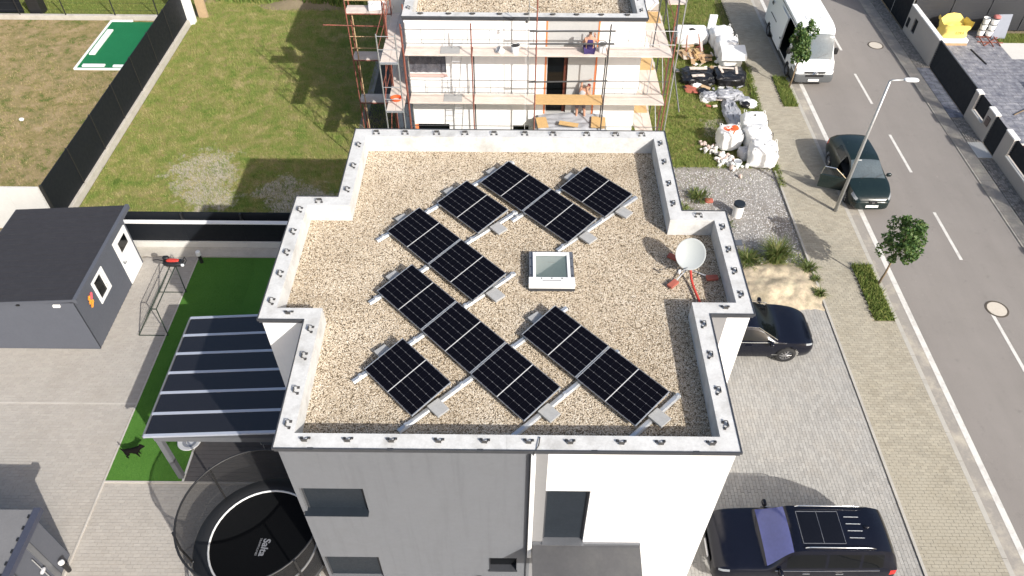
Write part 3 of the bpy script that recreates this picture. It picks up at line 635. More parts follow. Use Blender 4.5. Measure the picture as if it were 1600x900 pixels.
for a, b in (((4.32, 13.46, 6.62), (3.92, 13.02, 6.54)), ((4.32, 13.46, 6.62), (4.85, 13.24, 6.54)), ((4.32, 13.46, 6.62), (4.06, 13.90, 6.54))):
    MB().tube([a, b], .016, 7).build('tripod_leg', m_alu, D)
MB().tube([(4.36, 13.42, 6.85), (4.47, 13.36, 6.80), (4.56, 13.30, 6.68), (4.52, 13.20, 6.58), (4.38, 13.18, 6.56)], .012, 7).build('cable', m_black, D)
for (x, y, rz), lb in (((3.90, 12.98, .75), 'red brick on the left foot of the dish tripod'), ((4.90, 13.20, .10), 'red brick on the right foot of the dish tripod'), ((4.04, 13.93, -.6), 'red brick on the rear foot of the dish tripod')):
    t = MB().obox((0, 0, 0), (.29, .15, .07)).build('red_brick', m_brickred, bevel=.006); t.location = (x, y, ZG + .055); t.rotation_euler = (0, 0, rz)
    tag(t, lb, 'brick', 'bricks holding the satellite dish')
hm = MB(); hp = [(4.34, 13.40, 6.84), (4.35, 13.30, 6.74), (4.36, 13.1, 6.60), (4.39, 12.85, 6.56), (4.42, 12.65, 6.555), (4.46, 12.40, 6.55), (4.48, 12.2, 6.53)]
hm.tube(hp, .028, 9)
for i in range(len(hp) - 1):
    for s in range(6):
        p = Vector(hp[i]).lerp(Vector(hp[i + 1]), s / 6); p2 = Vector(hp[i]).lerp(Vector(hp[i + 1]), s / 6 + .06); hm.tube([p, p2], .033, 9)
tag(hm.build('corrugated_conduit', m_red, smooth=True), 'red corrugated conduit running from the dish mast over the gravel', 'conduit')

# ------------------------------------------------------------------ house under construction and its scaffold
B = thing('unfinished_house', 'white flat-roofed house under construction behind the scaffold', 'house', (0.3, 25.82, 0))
P2 = [(-4.10, 25.82), (4.66, 25.82), (4.66, 29.3), (5.7, 29.3), (5.7, 33), (4.5, 33), (4.5, 36.5), (-4.4, 36.5), (-4.4, 33.3), (-5.3, 33.3), (-5.3, 29.0), (-4.10, 29.0)]
hol = [(.0, 1.44, 4.70, 5.41), (5.27, 6.04, 3.0, 5.40), (.10, 1.42, 1.2, 2.42), (3.98, 4.62, 1.2, 2.38)]
wall(MB(), (-4.10, 25.82, 0), (1, 0, 0), 5.22, 0, 6.92, [h for h in hol if h[1] < 5.2], .16, (0, -1, 0)).build('wall', m_plaster, B)
m_basecoat = mat('grey_basecoat', (.43, .43, .425), .9, .06, 1.2, .2, 60)
wall(MB(), (1.12, 25.82, 0), (1, 0, 0), 1.88, 0, 6.92, [(.05, .82, 3.0, 5.40)], .16, (0, -1, 0)).build('wall', m_basecoat, B)['label'] = 'unpainted grey strip of the front wall around the door'
wall(MB(), (3.0, 25.82, 0), (1, 0, 0), 1.66, 0, 6.92, [], .16, (0, -1, 0)).build('wall', m_plaster, B)
for i in range(1, len(P2)):
    a, b = P2[i], P2[(i + 1) % len(P2)]
    MB().poly([(a[0], a[1], 0), (b[0], b[1], 0), (b[0], b[1], 6.92), (a[0], a[1], 6.92)]).build('wall', m_plaster, B)
parapet(B, P2, m_plaster)
MB().poly(inset(P2, .3), ZG - .03).build('roof_bed', m_gravel_base, B)
scatter('roof_gravel', [(-3.8, 26.1), (4.36, 26.1), (4.36, 29), (-3.8, 29)], ZG - .02, 700, m_pebble, 'stone', .055, 22)
m_tape = mat('orange_tape', (.75, .22, .08), .6, .1, 9)
for x, z0, z1 in ((1.10, 2.95, 6.88), (3.0, 2.95, 6.88)): rb('masking_tape', m_tape, B, (x - .03, x + .03, 25.805, 25.818, z0, z1))
rb('door', m_glassdark, B, (1.18, 1.80, 25.955, 25.975, 3.0, 5.38)); rb('door_frame', mat('brown_frame', (.10, .028, .018), .5, .2, 9), B, (1.80, 1.935, 25.90, 25.97, 3.0, 5.395))
MB().grid(lambda u, v: (-4.06 + u * 1.38, 25.87 + .035 * noise.noise((u * 9, v * 2.5, 0)), 4.71 + v * .69), 40, 14).build('window_film', mat('wrinkled_film', (.10, .10, .115), .25, .5, 5, .5, 14), B, smooth=True)
rb('window_sill', mat('pink_sill', (.62, .42, .38), .8, .1, 8), B, (-4.10, -2.62, 25.70, 25.815, 4.62, 4.69))
for q in ((-3.99, -2.69, 25.965, 25.978, 1.2, 2.41), (-.11, .51, 25.965, 25.978, 1.2, 2.37)): rb('window', m_glassdark, B, q)
rb('window_board', m_tape, B, (-4.08, -3.92, 25.76, 25.815, 1.4, 2.41))
rb('canopy', m_ballast, B, (.72, 3.55, 24.86, 25.81, 2.66, 2.80))
# tarp and plywood lying on the canopy
tag(MB().grid(lambda u, v: (.86 + u * 2.6 + .08 * noise.noise((v * 4, 3, u)), 24.80 + v * .96, 2.84 + .10 * abs(noise.noise((u * 5, v * 4, 2))) + .20 * v * v * (1 - abs(u - .5) * 1.2) - (.35 + .25 * math.sin(u * 3.14)) * max(0, .13 - v) / .13), 44, 26).build('plastic_tarp', m_greyfilm, smooth=True), 'crumpled grey plastic tarp spread over the canopy under the scaffold', 'tarp')
for c, sz, rz, lb in (((1.02, 25.22, 2.93), (.42, .62, .03), .15, 'plywood board at the left edge of the crumpled tarp'), ((3.22, 25.20, 2.97), (.55, .66, .03), -.1, 'plywood board at the right edge of the crumpled tarp'), ((2.05, 25.0, 3.02), (.75, .22, .03), -.22, 'tan cardboard strip lying in the middle of the tarp')):
    t = MB().obox((0, 0, 0), sz).build('plywood_board', m_osb); t.location = c; t.rotation_euler = (.08, .02, rz); tag(t, lb, 'board')

SC = thing('scaffold', 'rusty tube scaffold with wooden decks around the unfinished house', 'scaffold', (0.5, 24.8, 0))
ZD = [2.04, 4.04, 6.03]
def post(x, y, z1, m, z0=0.02): 
    MB().tube([(x, y, z0), (x, y, z1)], .026, 7).build('post', m, SC)
    MB().obox((x, y, z0 + .0), (.15, .15, .012)).build('base_plate', m_darksteel, SC)
def bar(name, a, b, m, r=.017): MB().tube([a, b], r, 6).build(name, m, SC)
XS = [-4.05, -1.61, .70, 3.28, 5.62]; YO, YI = 24.80, 25.50
for i, x in enumerate(XS):
    mm = [m_rust, m_rust, m_rust, m_darksteel, m_rust][i]; h = [7.1, 7.25, 8.15, 7.25, 6.8][i]
    post(x, YO, h, mm); post(x + .02, YI, min(h, 6.9) - (1.0 if i else 0), m_steel if i == 0 else m_darksteel)
    for z in ZD: bar('transom', (x, YO, z - .06), (x, YI, z - .06), m_rust)
for lv, z in enumerate(ZD):
    for i in range(4):
        x0, x1 = XS[i] + .02, XS[i + 1] - .02
        if lv == 0 : continue
        m = m_osb if (lv == 1 and i == 2) else m_plank_deck
        n = 2
        for k in range(n):
            ya, yb = YO + .02 + k * .33, YO + .02 + (k + 1) * .33 - .008
            MB().box(x0, x1, ya, yb, z - .045, z + random.uniform(-.004, .004)).build('deck_board', m, SC, bevel=.006)
        for zz in (z + .48, z + 1.0):
            if lv == 1 and i == 2: continue
            bar('guard_rail', (XS[i], YO - .03, zz), (XS[i + 1], YO - .03, zz), m_darksteel if (lv == 1 or i < 2) else m_steel, .012)
        if not (i == 2):
            for t in (.28, .62, .95): bar('rail_upright', (XS[i] + t * (XS[i + 1] - XS[i]), YO - .03, z + .48), (XS[i] + t * (XS[i + 1] - XS[i]), YO - .03, z + 1.0), m_darksteel, .008)
for z in (6.52, 7.0): MB().tube([(.45, YO - .05, z), (3.45, YO - .05, z + .03)], .03, 7).build('scaffold_tube', m_darksteel, SC)
MB().tube([(.45, YO - .05, 5.0), (3.35, YO - .05, 5.07)], .03, 7).build('scaffold_tube', m_darksteel, SC)
for z in (2.6, 3.06):
    for i in (0, 1, 3): bar('guard_rail', (XS[i], YO - .03, z), (XS[i + 1], YO - .03, z), m_darksteel, .012)
# hatches and ladder in the second bay
for z in ZD[1:]:
    MB().box(-2.75, -2.05, YO + .10, YO + .62, z + .006, z + .02).build('hatch', m_ballast, SC)
    lm = []
    for dx in (0, .34): bar('ladder_rail', (-1.98 + dx * .0 - .55 + dx, 25.40, z - 1.95), (-1.75 - .55 + dx, 25.30, z + .35), m_alu, .016)
    for k in range(9):
        t = k / 9 + .05; p = Vector((-2.53, 25.40, z - 1.95)).lerp(Vector((-2.30, 25.30, z + .35)), t); bar('ladder_rung', p, p + Vector((.34, 0, 0)), m_alu, .011)
# pulley arm
MB().tube([(.70, YO, 7.75), (.42, YO - .1, 7.95)], .02, 6).build('pulley_arm', m_steel, SC); MB().tube([(.42, YO, 8.1), (.42, YO, 4.4)], .012, 6).build('pulley_pole', m_steel, SC)
MB().tube([(.34, YO - .15, 7.4), (.33, YO - .15, 3.0)], .006, 5).build('rope', m_bag, SC); MB().lathe([(.05, 0), (.035, .1), (.01, .14)], (.34, YO - .15, 7.38), 10).build('pulley', m_darksteel, SC)
# left side: decks along the wall and across the set back front
for z in ZD[1:]:
    for k in range(2): MB().box(-4.84 + k * .32, -4.84 + (k + 1) * .32 - .008, 24.27, 27.95, z - .045, z).build('deck_board', m_plank_deck, SC, bevel=.006)
    MB().box(-4.84, -4.21, 24.22, 24.268, z - .06, z + .004).build('deck_end', m_alu, SC)
for z in ZD:
    for k in range(2): MB().box(-6.68, -4.86, 27.98 + k * .31, 27.98 + (k + 1) * .31 - .008, z - .045, z).build('deck_board', m_plank_deck, SC, bevel=.006)
    bar('transom', (-6.66, 27.95, z - .05), (-4.4, 27.95, z - .05), m_rust, .022)
    if z > 3: bar('guard_rail', (-6.62, 27.95, z + 1.0), (-4.9, 27.95, z + 1.0), m_wood, .018); bar('guard_rail', (-6.62, 27.95, z + .5), (-4.9, 27.95, z + .5), m_wood, .016)
for x, y, h, m in ((-6.64, 27.95, 7.3, m_rust), (-6.42, 27.98, 5.9, m_wood), (-6.64, 28.62, 7.3, m_rust), (-4.86, 24.27, 7.1, m_steel), (-4.2, 24.27, 7.1, m_steel), (-4.86, 26.1, 7.4, m_rust), (-4.78, 26.0, 7.4, m_rust), (-4.16, 26.3, 7.2, m_rust), (-4.86, 27.9, 7.6, m_rust), (-4.2, 27.9, 7.4, m_rust), (-4.14, 25.2, 7.0, m_rust)): post(x, y, h, m)
bar('scaffold_tube', (-7.6, 27.9, 5.55), (-5.2, 27.9, 5.50), m_rust, .024)
for z in ZD[1:]:
    for zz in (.5, 1.0): bar('guard_rail', (-4.86, 24.3, z + zz), (-4.86, 27.9, z + zz), m_rust, .014); bar('guard_rail', (-4.86, 24.25, z + zz), (-4.2, 24.25, z + zz), m_steel, .013)
    bar('brace', (-4.86, 24.3, z - 1.9), (-4.86, 26.1, z - .1), m_rust, .016); bar('brace', (-4.16, 24.3, z - .1), (-4.16, 26.3, z - 1.9), m_darksteel, .014)
    bar('brace', (-4.84, 26.1, z + .05), (-4.84, 27.9, z + 1.9), m_rust, .016)
# right side decks
for z in ZD:
    for k in range(2): MB().box(4.86 + k * .36, 4.86 + (k + 1) * .36 - .008, 25.52, 29.1, z - .045, z).build('deck_board', m_plank_deck, SC, bevel=.006)
    MB().box(4.9, 5.5, 27.3, 28.2, z + .003, z + .02).build('deck_patch', m_osb, SC)
    bar('brace', (5.62, 25.5, z - 1.9), (5.62, 28.0, z - .05), m_steel, .018); bar('guard_rail', (5.62, 25.5, z + 1.0), (5.62, 29.0, z + 1.0), m_rust, .015)
for x, y, h, m in ((5.62, 25.5, 7.0, m_rust), (5.62, 27.4, 7.4, m_darksteel), (5.62, 29.0, 8.2, m_rust), (4.82, 27.4, 6.6, m_steel), (4.82, 29.0, 8.0, m_steel), (6.4, 27.6, 7.6, m_steel), (6.4, 29.0, 8.0, m_rust)): post(x, y, h, m)
MB().box(5.75, 6.42, 27.65, 29.1, 6.6, 6.65).build('deck_board', m_plank_deck, SC)
bar('brace', (6.4, 25.6, 3.2), (5.65, 28.6, 6.9), m_darksteel, .03); bar('brace', (5.7, 25.2, 5.9), (6.3, 28.8, 7.9), m_darksteel, .03)
bar('brace', (5.0, 25.4, 4.1), (5.4, 27.5, 6.0), m_steel, .018); bar('brace', (4.95, 25.4, 6.1), (5.45, 27.6, 7.6), m_darksteel, .022)
t = MB().obox((0, 0, 0), (.62, 1.0, .32)).build('insulation_stack', m_white, bevel=.02); t.location = (5.2, 28.75, 6.22); tag(t, 'white insulation boards stacked on the upper right scaffold deck', 'insulation boards')
t = MB().obox((0, 0, 0), (.62, .9, .03)).build('white_board', m_white); t.location = (-5.5, 28.45, 6.35); t.rotation_euler = (.7, 0, .1); tag(t, 'white panel leaning on the upper left scaffold deck', 'board')
m = MB()
for k in range(5): m.tube([(-4.55 + (.17 + .01 * k) * math.cos(a / 14 * 2 * math.pi), 25.0 + (.14 + .008 * k) * math.sin(a / 14 * 2 * math.pi), 4.06 + .02 * k) for a in range(14)], .018, 6, True)
tag(m.build('coiled_hose', m_heart, smooth=True), 'coil of bright orange hose on the lower left scaffold deck', 'hose')
def bucket(name, loc, r, h, body, rim, lb, tilt=(0, 0, 0), fill=None):
    t = thing(name, lb, 'bucket', loc, None); t.rotation_euler = tilt
    MB().lathe([(r * .82, 0), (r, h), (r * .93, h), (r * .78, .02)], (0, 0, 0), 20, False).build('body', body, t, smooth=True, local=True)
    MB().lathe([(.001, .02), (r * .79, .021)], (0, 0, 0), 20, False).build('floor', body, t, local=True)
    MB().tube([(r * 1.02 * math.cos(a / 16 * 2 * math.pi), r * 1.02 * math.sin(a / 16 * 2 * math.pi), h) for a in range(16)], .012, 5, True).build('rim', rim, t, local=True)
    if fill: MB().lathe([(.001, h * .9), (r * .93, h * .9)], (0, 0, 0), 20, False).build('contents', fill, t, local=True)
    return t
bucket('bucket', (3.08, 25.15, 6.035), .16, .32, m_white, m_darksteel, 'white bucket with dark contents next to the seated worker', fill=m_darksteel)
bucket('bucket', (-.05, 25.02, 6.035), .15, .30, m_white, m_darksteel, 'white bucket with black rim left of the pulley pole on the upper deck', fill=m_black)
bucket('bucket', (-.50, 25.05, 6.035), .13, .22, m_white, m_steel, 'smaller white bucket lying left of another on the upper deck', (.2, -.9, 0))

# ------------------------------------------------------------------ people
def person(name, lb, joints, edges, loc, parts):
    """continuous skinned body; joints: name -> (pos, radius)"""
    names = list(joints); vs = [joints[k][0] for k in names]; es = [(names.index(a), names.index(b)) for a, b in edges]
    me = bpy.data.meshes.new('person'); me.from_pydata(vs, es, []); me.materials.append(m_skin)
    o = bpy.data.objects.new(name, me); COL.objects.link(o); o.location = loc; tag(o, lb, 'person')
    md = o.modifiers.new('skin', 'SKIN'); md.use_smooth_shade = True
    for k, v in zip(names, me.skin_vertices[0].data): r = joints[k][1]; v.radius = r if isinstance(r, tuple) else (r, r); v.use_root = (k == 'pelvis')
    s = o.modifiers.new('sub', 'SUBSURF'); s.levels = 1; s.render_levels = 2
    for pn, m, chain, infl in parts:
        vs = [Vector(joints[k][0]) for k in chain[0]]; rr = chain[1]
        p = bpy.data.meshes.new(pn); p.from_pydata([tuple(v) for v in vs], chain[2] if len(chain) > 2 else [(i, i + 1) for i in range(len(vs) - 1)], []); p.materials.append(m)
        q = bpy.data.objects.new(pn, p); COL.objects.link(q); q.parent = o
        md = q.modifiers.new('skin', 'SKIN'); md.use_smooth_shade = True
        for i, v in enumerate(p.skin_vertices[0].data): r = rr[i]; v.radius = r if isinstance(r, tuple) else (r, r); v.use_root = (i == 0)
        s = q.modifiers.new('sub', 'SUBSURF'); s.levels = 1; s.render_levels = 2
    return o
def hand(J, E, side, wrist, dirv, up):
    w = Vector(wrist); d = Vector(dirv).normalized(); n = Vector(up).normalized(); s = d.cross(n)
    J['palm' + side] = (tuple(w + d * .05), .032); E.append(('wrist' + side, 'palm' + side))
    for k, (off, L) in enumerate(((-.030, .07), (-.010, .085), (.010, .08), (.030, .06))):
        a, b, c = 'f%d%s' % (k, side), 'g%d%s' % (k, side), 'h%d%s' % (k, side)
        J[a] = (tuple(w + d * .09 + s * off), .010); J[b] = (tuple(w + d * (.09 + L * .55) + s * off * 1.1 + n * .012), .009); J[c] = (tuple(w + d * (.09 + L * .85) + s * off * 1.1 + n * .035), .007)
        E += [('palm' + side, a), (a, b), (b, c)]
    J['t' + side] = (tuple(w + d * .05 + s * .045 + n * .01), .011); J['u' + side] = (tuple(w + d * .09 + s * .06 + n * .03), .008); E += [('palm' + side, 't' + side), ('t' + side, 'u' + side)]
# seated worker, back to the camera, facing the wall (+y)
J = dict(pelvis=((0, 0, .11), (.155, .12)), waist=((0, -.02, .28), (.135, .10)), chest=((0, -.01, .46), (.165, .115)), neck=((0, .01, .60), .055), skull=((0, .03, .72), (.078, .092)), crown=((0, .03, .80), (.06, .07)), nose=((0, .125, .725), .014),
         shoulderL=((-.17, .0, .53), .062), elbowL=((-.23, .12, .32), .042), wristL=((-.10, .30, .28), .030), shoulderR=((.17, .0, .53), .062), elbowR=((.26, .14, .34), .042), wristR=((.20, .36, .42), .030),
         hipL=((-.10, .02, .09), .095), kneeL=((-.16, .38, .12), .065), ankleL=((-.14, .40, -.28), .042), toeL=((-.14, .52, -.33), .038), hipR=((.10, .02, .09), .095), kneeR=((.16, .38, .12), .065), ankleR=((.14, .40, -.28), .042), toeR=((.14, .52, -.33), .038))
E_ = [('pelvis', 'waist'), ('waist', 'chest'), ('chest', 'neck'), ('neck', 'skull'), ('skull', 'crown'), ('skull', 'nose'), ('chest', 'shoulderL'), ('shoulderL', 'elbowL'), ('elbowL', 'wristL'), ('chest', 'shoulderR'), ('shoulderR', 'elbowR'), ('elbowR', 'wristR'),
     ('pelvis', 'hipL'), ('hipL', 'kneeL'), ('kneeL', 'ankleL'), ('ankleL', 'toeL'), ('pelvis', 'hipR'), ('hipR', 'kneeR'), ('kneeR', 'ankleR'), ('ankleR', 'toeR')]
hand(J, E_, 'L', J['wristL'][0], (.5, .8, .1), (0, 0, 1)); hand(J, E_, 'R', J['wristR'][0], (0, .9, .4), (-.3, 0, 1))
J['s0'] = ((-.085, -.005, .57), .05); J['s1'] = ((.085, -.005, .57), .05)
person('person', 'seated worker in a purple tank top with back turned on the upper deck', J, E_, (2.62, 25.08, 6.03),
       [('tank_top', m_navy, (['pelvis', 'waist', 'chest', 's0', 's1'], [(.165, .13), (.15, .115), (.175, .13), (.05, .06), (.05, .06)], [(0, 1), (1, 2), (2, 3), (2, 4)]), 0),
        ('shorts', m_navy, (['pelvis', 'hipL', 'kneeL', 'hipR', 'kneeR'], [(.18, .15), .115, .085, .115, .085], [(0, 1), (1, 2), (0, 3), (3, 4)]), 0),
        ('hair', m_hair, (['skull', 'crown'], [(.084, .095), (.07, .08)]), 0)])
# standing worker on the canopy behind the deck, leaning to the right and reaching up to the wall
J = dict(pelvis=((0, 0, .86), (.135, .11)), waist=((.02, -.02, 1.02), (.125, .10)), chest=((.10, -.06, 1.24), (.155, .115)), neck=((.20, -.04, 1.40), .055), skull=((.27, -.01, 1.49), (.075, .09)), crown=((.30, -.02, 1.57), (.055, .065)), nose=((.36, .05, 1.47), .013),
         shoulderL=((-.02, -.02, 1.36), .06), elbowL=((.02, .08, 1.62), .042), wristL=((.24, .12, 1.62), .030), shoulderR=((.24, -.08, 1.27), .06), elbowR=((.36, .02, 1.05), .042), wristR=((.36, .14, 1.24), .030),
         hipL=((-.09, .02, .84), .09), kneeL=((-.12, .06, .46), .062), ankleL=((-.12, .02, .08), .042), toeL=((-.14, .14, .03), .038), hipR=((.09, .02, .84), .09), kneeR=((.16, .06, .46), .062), ankleR=((.20, .02, .08), .042), toeR=((.24, .13, .03), .038))
E2 = [('pelvis', 'waist'), ('waist', 'chest'), ('chest', 'neck'), ('neck', 'skull'), ('skull', 'crown'), ('skull', 'nose'), ('chest', 'shoulderL'), ('shoulderL', 'elbowL'), ('elbowL', 'wristL'), ('chest', 'shoulderR'), ('shoulderR', 'elbowR'), ('elbowR', 'wristR'),
     ('pelvis', 'hipL'), ('hipL', 'kneeL'), ('kneeL', 'ankleL'), ('ankleL', 'toeL'), ('pelvis', 'hipR'), ('hipR', 'kneeR'), ('kneeR', 'ankleR'), ('ankleR', 'toeR')]
hand(J, E2, 'L', J['wristL'][0], (.9, .4, .1), (0, -.2, 1)); hand(J, E2, 'R', J['wristR'][0], (0, .6, .8), (-1, 0, 0))
person('person', 'standing worker in a pale shirt and dark red cap plastering the wall', J, E2, (2.50, 25.60, 2.86),
       [('shirt', m_tee, (['pelvis', 'waist', 'chest', 'shoulderL', 'shoulderR'], [(.15, .12), (.14, .115), (.17, .13), .075, .075], [(0, 1), (1, 2), (2, 3), (2, 4)]), 0),
        ('shorts', m_shorts, (['pelvis', 'hipL', 'kneeL', 'hipR', 'kneeR'], [(.155, .13), .11, .08, .11, .08], [(0, 1), (1, 2), (0, 3), (3, 4)]), 0),
        ('cap', m_capred, (['skull', 'crown'], [(.075, .088), (.068, .078)]), 0)])

# ------------------------------------------------------------------ left neighbour: fences, shed, pergola, trampoline
F = thing('privacy_fence', 'long black panel fence on a concrete kerb between lawn and dry yard', 'fence', (-17.8, 22.2, 0))
random.seed(11)
for k in range(7):
    y0 = 22.2 + k * 2.33; y1 = y0 + 2.33
    dz = .02 * (k % 2)
    MB().box(-17.82, -17.78, y0 + .002, y1 - .002, .30, 2.0).build('panel', m_asphalt_black, F)
    MB().box(-17.86, -17.66, y0 + .004, y1 - .004, -.05, .29 + random.uniform(-.015, .015)).build('kerb_slab', m_concrete, F, bevel=.012)
    MB().box(-17.845, -17.755, y0 - .03, y0 + .03, .29, 2.02).build('post', m_black, F)
F2 = thing('concrete_fence', 'pale concrete panel fence at the near end of the long black fence', 'fence', (-19, 22.1, 0))
for k in range(5): MB().box(-24 + k * 1.23, -24 + (k + 1) * 1.23 - .006, 22.05, 22.15, -.05, 2.0).build('panel', m_concrete_light, F2)
F3 = thing('low_yard_fence', 'low black fence with a white cap between the lawn and the play yard', 'fence', (-10, 21.1, 0))
for k in range(4):
    x0 = -14.6 + k * 2.2; x1 = x0 + 2.2
    MB().box(x0 + .003, x1 - .003, 21.08, 21.12, .30, 1.20).build('panel', m_asphalt_black, F3)
    MB().box(x0 + .003, x1 - .003, 21.02, 21.19, 1.202, 1.245).build('cap', m_white, F3)
    MB().box(x0 + .003, x1 - .003, 21.0, 21.2, -.05, .298).build('kerb_slab', m_concrete_light, F3, bevel=.01)
    MB().box(x0 + .003, x1 - .003, 21.33, 21.37, .02, 1.50).build('screen', m_asphalt_black, F3)
    MB().box(x0 - .03, x0 + .03, 21.21, 21.32, .0, 1.53).build('post', m_black, F3)
F4 = thing('mesh_fence', 'thin black wire fence on a pale concrete kerb behind the dry yard', 'fence', (-23, 39.12, 0))
MB().box(-40, -17.95, 39.0, 39.22, -.05, .22).build('kerb_slab', m_concrete, F4, bevel=.01)
for x in (-29.5, -27.1, -24.6, -21.9, -19.55): MB().tube([(x, 39.1, .2), (x, 39.1, 1.8)], .03, 6).build('post', m_black, F4)
for z in (.5, .9, 1.3, 1.75): MB().tube([(-30, 39.1, z), (-18, 39.1, z)], .006, 4).build('wire', m_black, F4)
t = rb('dark_screen', m_asphalt_black, None, (-36, -27.0, 39.35, 39.42, .2, 1.7)); tag(t, 'dark panel screen behind the wire fence at the top left corner', 'screen')
t = thing('rubbish_bin', 'black wheeled bin standing by the dark screen behind the wire fence', 'bin', (-26.4, 39.7, 0))
MB().prism([(-26.75, 39.45), (-26.1, 39.45), (-26.1, 40.1), (-26.75, 40.1)], 0, 1.0).build('body', m_black, t, bevel=.03); MB().lump((-26.42, 39.78, 1.06), (.78, .78, .16), .4, .01).build('lid', m_black, t, smooth=True)
struct('far_path', MB().poly([(-28, 41.5), (-25.2, 41.8), (-25, 46), (-28, 46)], .004), m_concrete_light)
t = rb('gate_pillar', m_white, None, (-17.80, -17.45, 38.55, 38.95, -.05, 2.7), bevel=.01); tag(t, 'white pillar at the far end of the long black fence', 'pillar')
t = rb('beige_wall', m_cardboard, None, (-17.44, -16.95, 39.3, 39.45, -.05, 2.3)); tag(t, 'short beige wall behind the white pillar', 'wall')
G = thing('putting_green', 'small green putting mat framed with white boards behind the black fence', 'putting green', (-21, 36.3, 0))
rb('turf', m_turf2, G, (-22.0, -19.0, 33.9, 38.7, -.01, .04)); rb('border', m_white, G, (-22.09, -22.003, 33.8, 38.8, -.01, .09), (-22.0, -19.0, 33.8, 33.897, -.01, .07), (-22.0, -20.9, 38.703, 38.85, -.01, .09))
for b, lb in (((-21.86, -21.56, 35.2, 37.75, .045, .11), 'long white board lying along the left side of the putting mat'), ((-21.75, -20.65, 34.02, 34.22, .045, .11), 'white board lying along the near edge of the putting mat'), ((-20.2, -19.4, 34.0, 34.16, .045, .11), 'short white board partly hidden by the black fence')): tag(rb('white_board', m_white, None, b), lb, 'board')
t = MB().lump((0, 0, .08), (.22, .18, .14), .8, .05, 2, 10, 6).build('white_stone', m_white, smooth=True); t.location = (-22.65, 29.35, 0); tag(t, 'small white lump lying in the dry yard grass', 'stone')

# garden shed
SH = thing('garden_shed', 'grey clad garden shed with black shingle roof and white door', 'shed', (-15.8, 18.1, 0))
xr, yf, yb_, xl = -13.93, 16.04, 20.2, -17.6
zr = lambda x: 2.30 + (x - xl) / (xr - xl) * .22
n = 13
for k in range(n):
    a, b = k * 2.26 / n, (k + 1) * 2.26 / n
    MB().add([(xl, yf - .026, a), (xr, yf - .026, a), (xr, yf - .002, b), (xl, yf - .002, b), (xl, yf + .03, a), (xr, yf + .03, a), (xr, yf + .03, b), (xl, yf + .03, b)], [(0, 1, 2, 3), (0, 4, 5, 1), (3, 2, 6, 7), (1, 5, 6, 2)]).build('cladding_board', m_shed, SH)
wall(MB(), (xr, yf, 0), (0, 1, 0), yb_ - yf, 0, 2.48, [(1.16, 1.92, 1.03, 1.98), (2.99, 4.08, -0.0, 2.0)], .06, (1, 0, 0)).build('side_wall', m_shed, SH)
MB().box(xl, xr - .07, yb_ - .03, yb_, 0, 2.3).build('back_wall', m_shed, SH); MB().box(xl, xl + .03, yf + .04, yb_ - .04, 0, 2.2).build('far_wall', m_shed, SH)
RF = [(xl - .2, yf - .10), (xr + .22, yf - .10), (xr + .22, yb_ + .30), (xl - .2, yb_ + .30)]
MB().prism(RF, lambda x, y: zr(x) - .10, lambda x, y: zr(x)).build('roof', m_shed, SH)
nc = 17; xa, xb = xl - .17, xr + .13
for k in range(nc):
    y0 = yf - .08 + k * (yb_ - yf + .36) / nc; y1 = yf - .08 + (k + 1) * (yb_ - yf + .36) / nc + .02
    MB().add([(xa, y0, zr(xa) + .016), (xb, y0, zr(xb) + .016), (xb, y1, zr(xb) + .004), (xa, y1, zr(xa) + .004), (xa, y0, zr(xa) + .001), (xb, y0, zr(xb) + .001)], [(0, 1, 2, 3), (4, 5, 1, 0)]).build('shingle_course', m_shingle, SH)
MB().prism([(xr + .13, yf - .12), (xr + .25, yf - .12), (xr + .25, yb_ + .32), (xr + .13, yb_ + .32)], lambda x, y: zr(xr) - .11, lambda x, y: zr(xr) + .05).build('verge_trim', m_shed, SH)
DO = rb('door', m_white, SH, (xr - .05, xr + .02, 19.05, 20.10, .03, 1.97), bevel=.008)
rb('door_glass', m_glassdark, DO, (xr + .021, xr + .027, 19.30, 19.88, 1.36, 1.78)); rb('door_panel', m_white, DO, (xr + .021, xr + .030, 19.22, 19.92, .2, 1.15), bevel=.006)
rb('handle', m_chrome, DO, (xr + .03, xr + .09, 19.10, 19.22, 1.0, 1.04)); MB().lathe([(.04, 0), (.04, .02)], (xr + .022, 19.13, 1.08), 12).build('lock_plate', m_chrome, DO)
WN = rb('window', m_white, SH, (xr - .04, xr + .03, 17.15, 17.27, 1.02, 1.99), (xr - .04, xr + .03, 17.86, 17.99, 1.02, 1.99), (xr - .04, xr + .03, 17.27, 17.86, 1.02, 1.13), (xr - .04, xr + .03, 17.27, 17.86, 1.90, 1.99), bevel=.006)
rb('pane', m_glassdark, WN, (xr - .03, xr - .01, 17.27, 17.86, 1.13, 1.90)); rb('sash', m_white, WN, (xr + .005, xr + .028, 17.74, 17.80, 1.131, 1.899))
FL = thing('flower_wreath', 'orange and pink paper flowers hanging on the shed wall beside the window', 'flowers', (xr + .02, 16.72, 1.6))
for i, (y, z, m) in enumerate(((16.66, 1.50, m_orange), (16.76, 1.57, m_orange), (16.66, 1.66, m_orange), (16.80, 1.72, m_pink), (16.70, 1.80, m_orange), (16.86, 1.80, m_pink))):
    f = MB()
    for k in range(7):
        a = k / 7 * 2 * math.pi; d = Vector((0, math.cos(a), math.sin(a))); e = Vector((0, -math.sin(a), math.cos(a))); c = Vector((xr + .03, y, z))
        f.add([c, c + d * .055 + e * .03 + Vector((.03, 0, 0)), c + d * .10 + Vector((.02, 0, 0)), c + d * .055 - e * .03 + Vector((.03, 0, 0))], [(0, 1, 2, 3)])
    f.build('flower', m, FL)
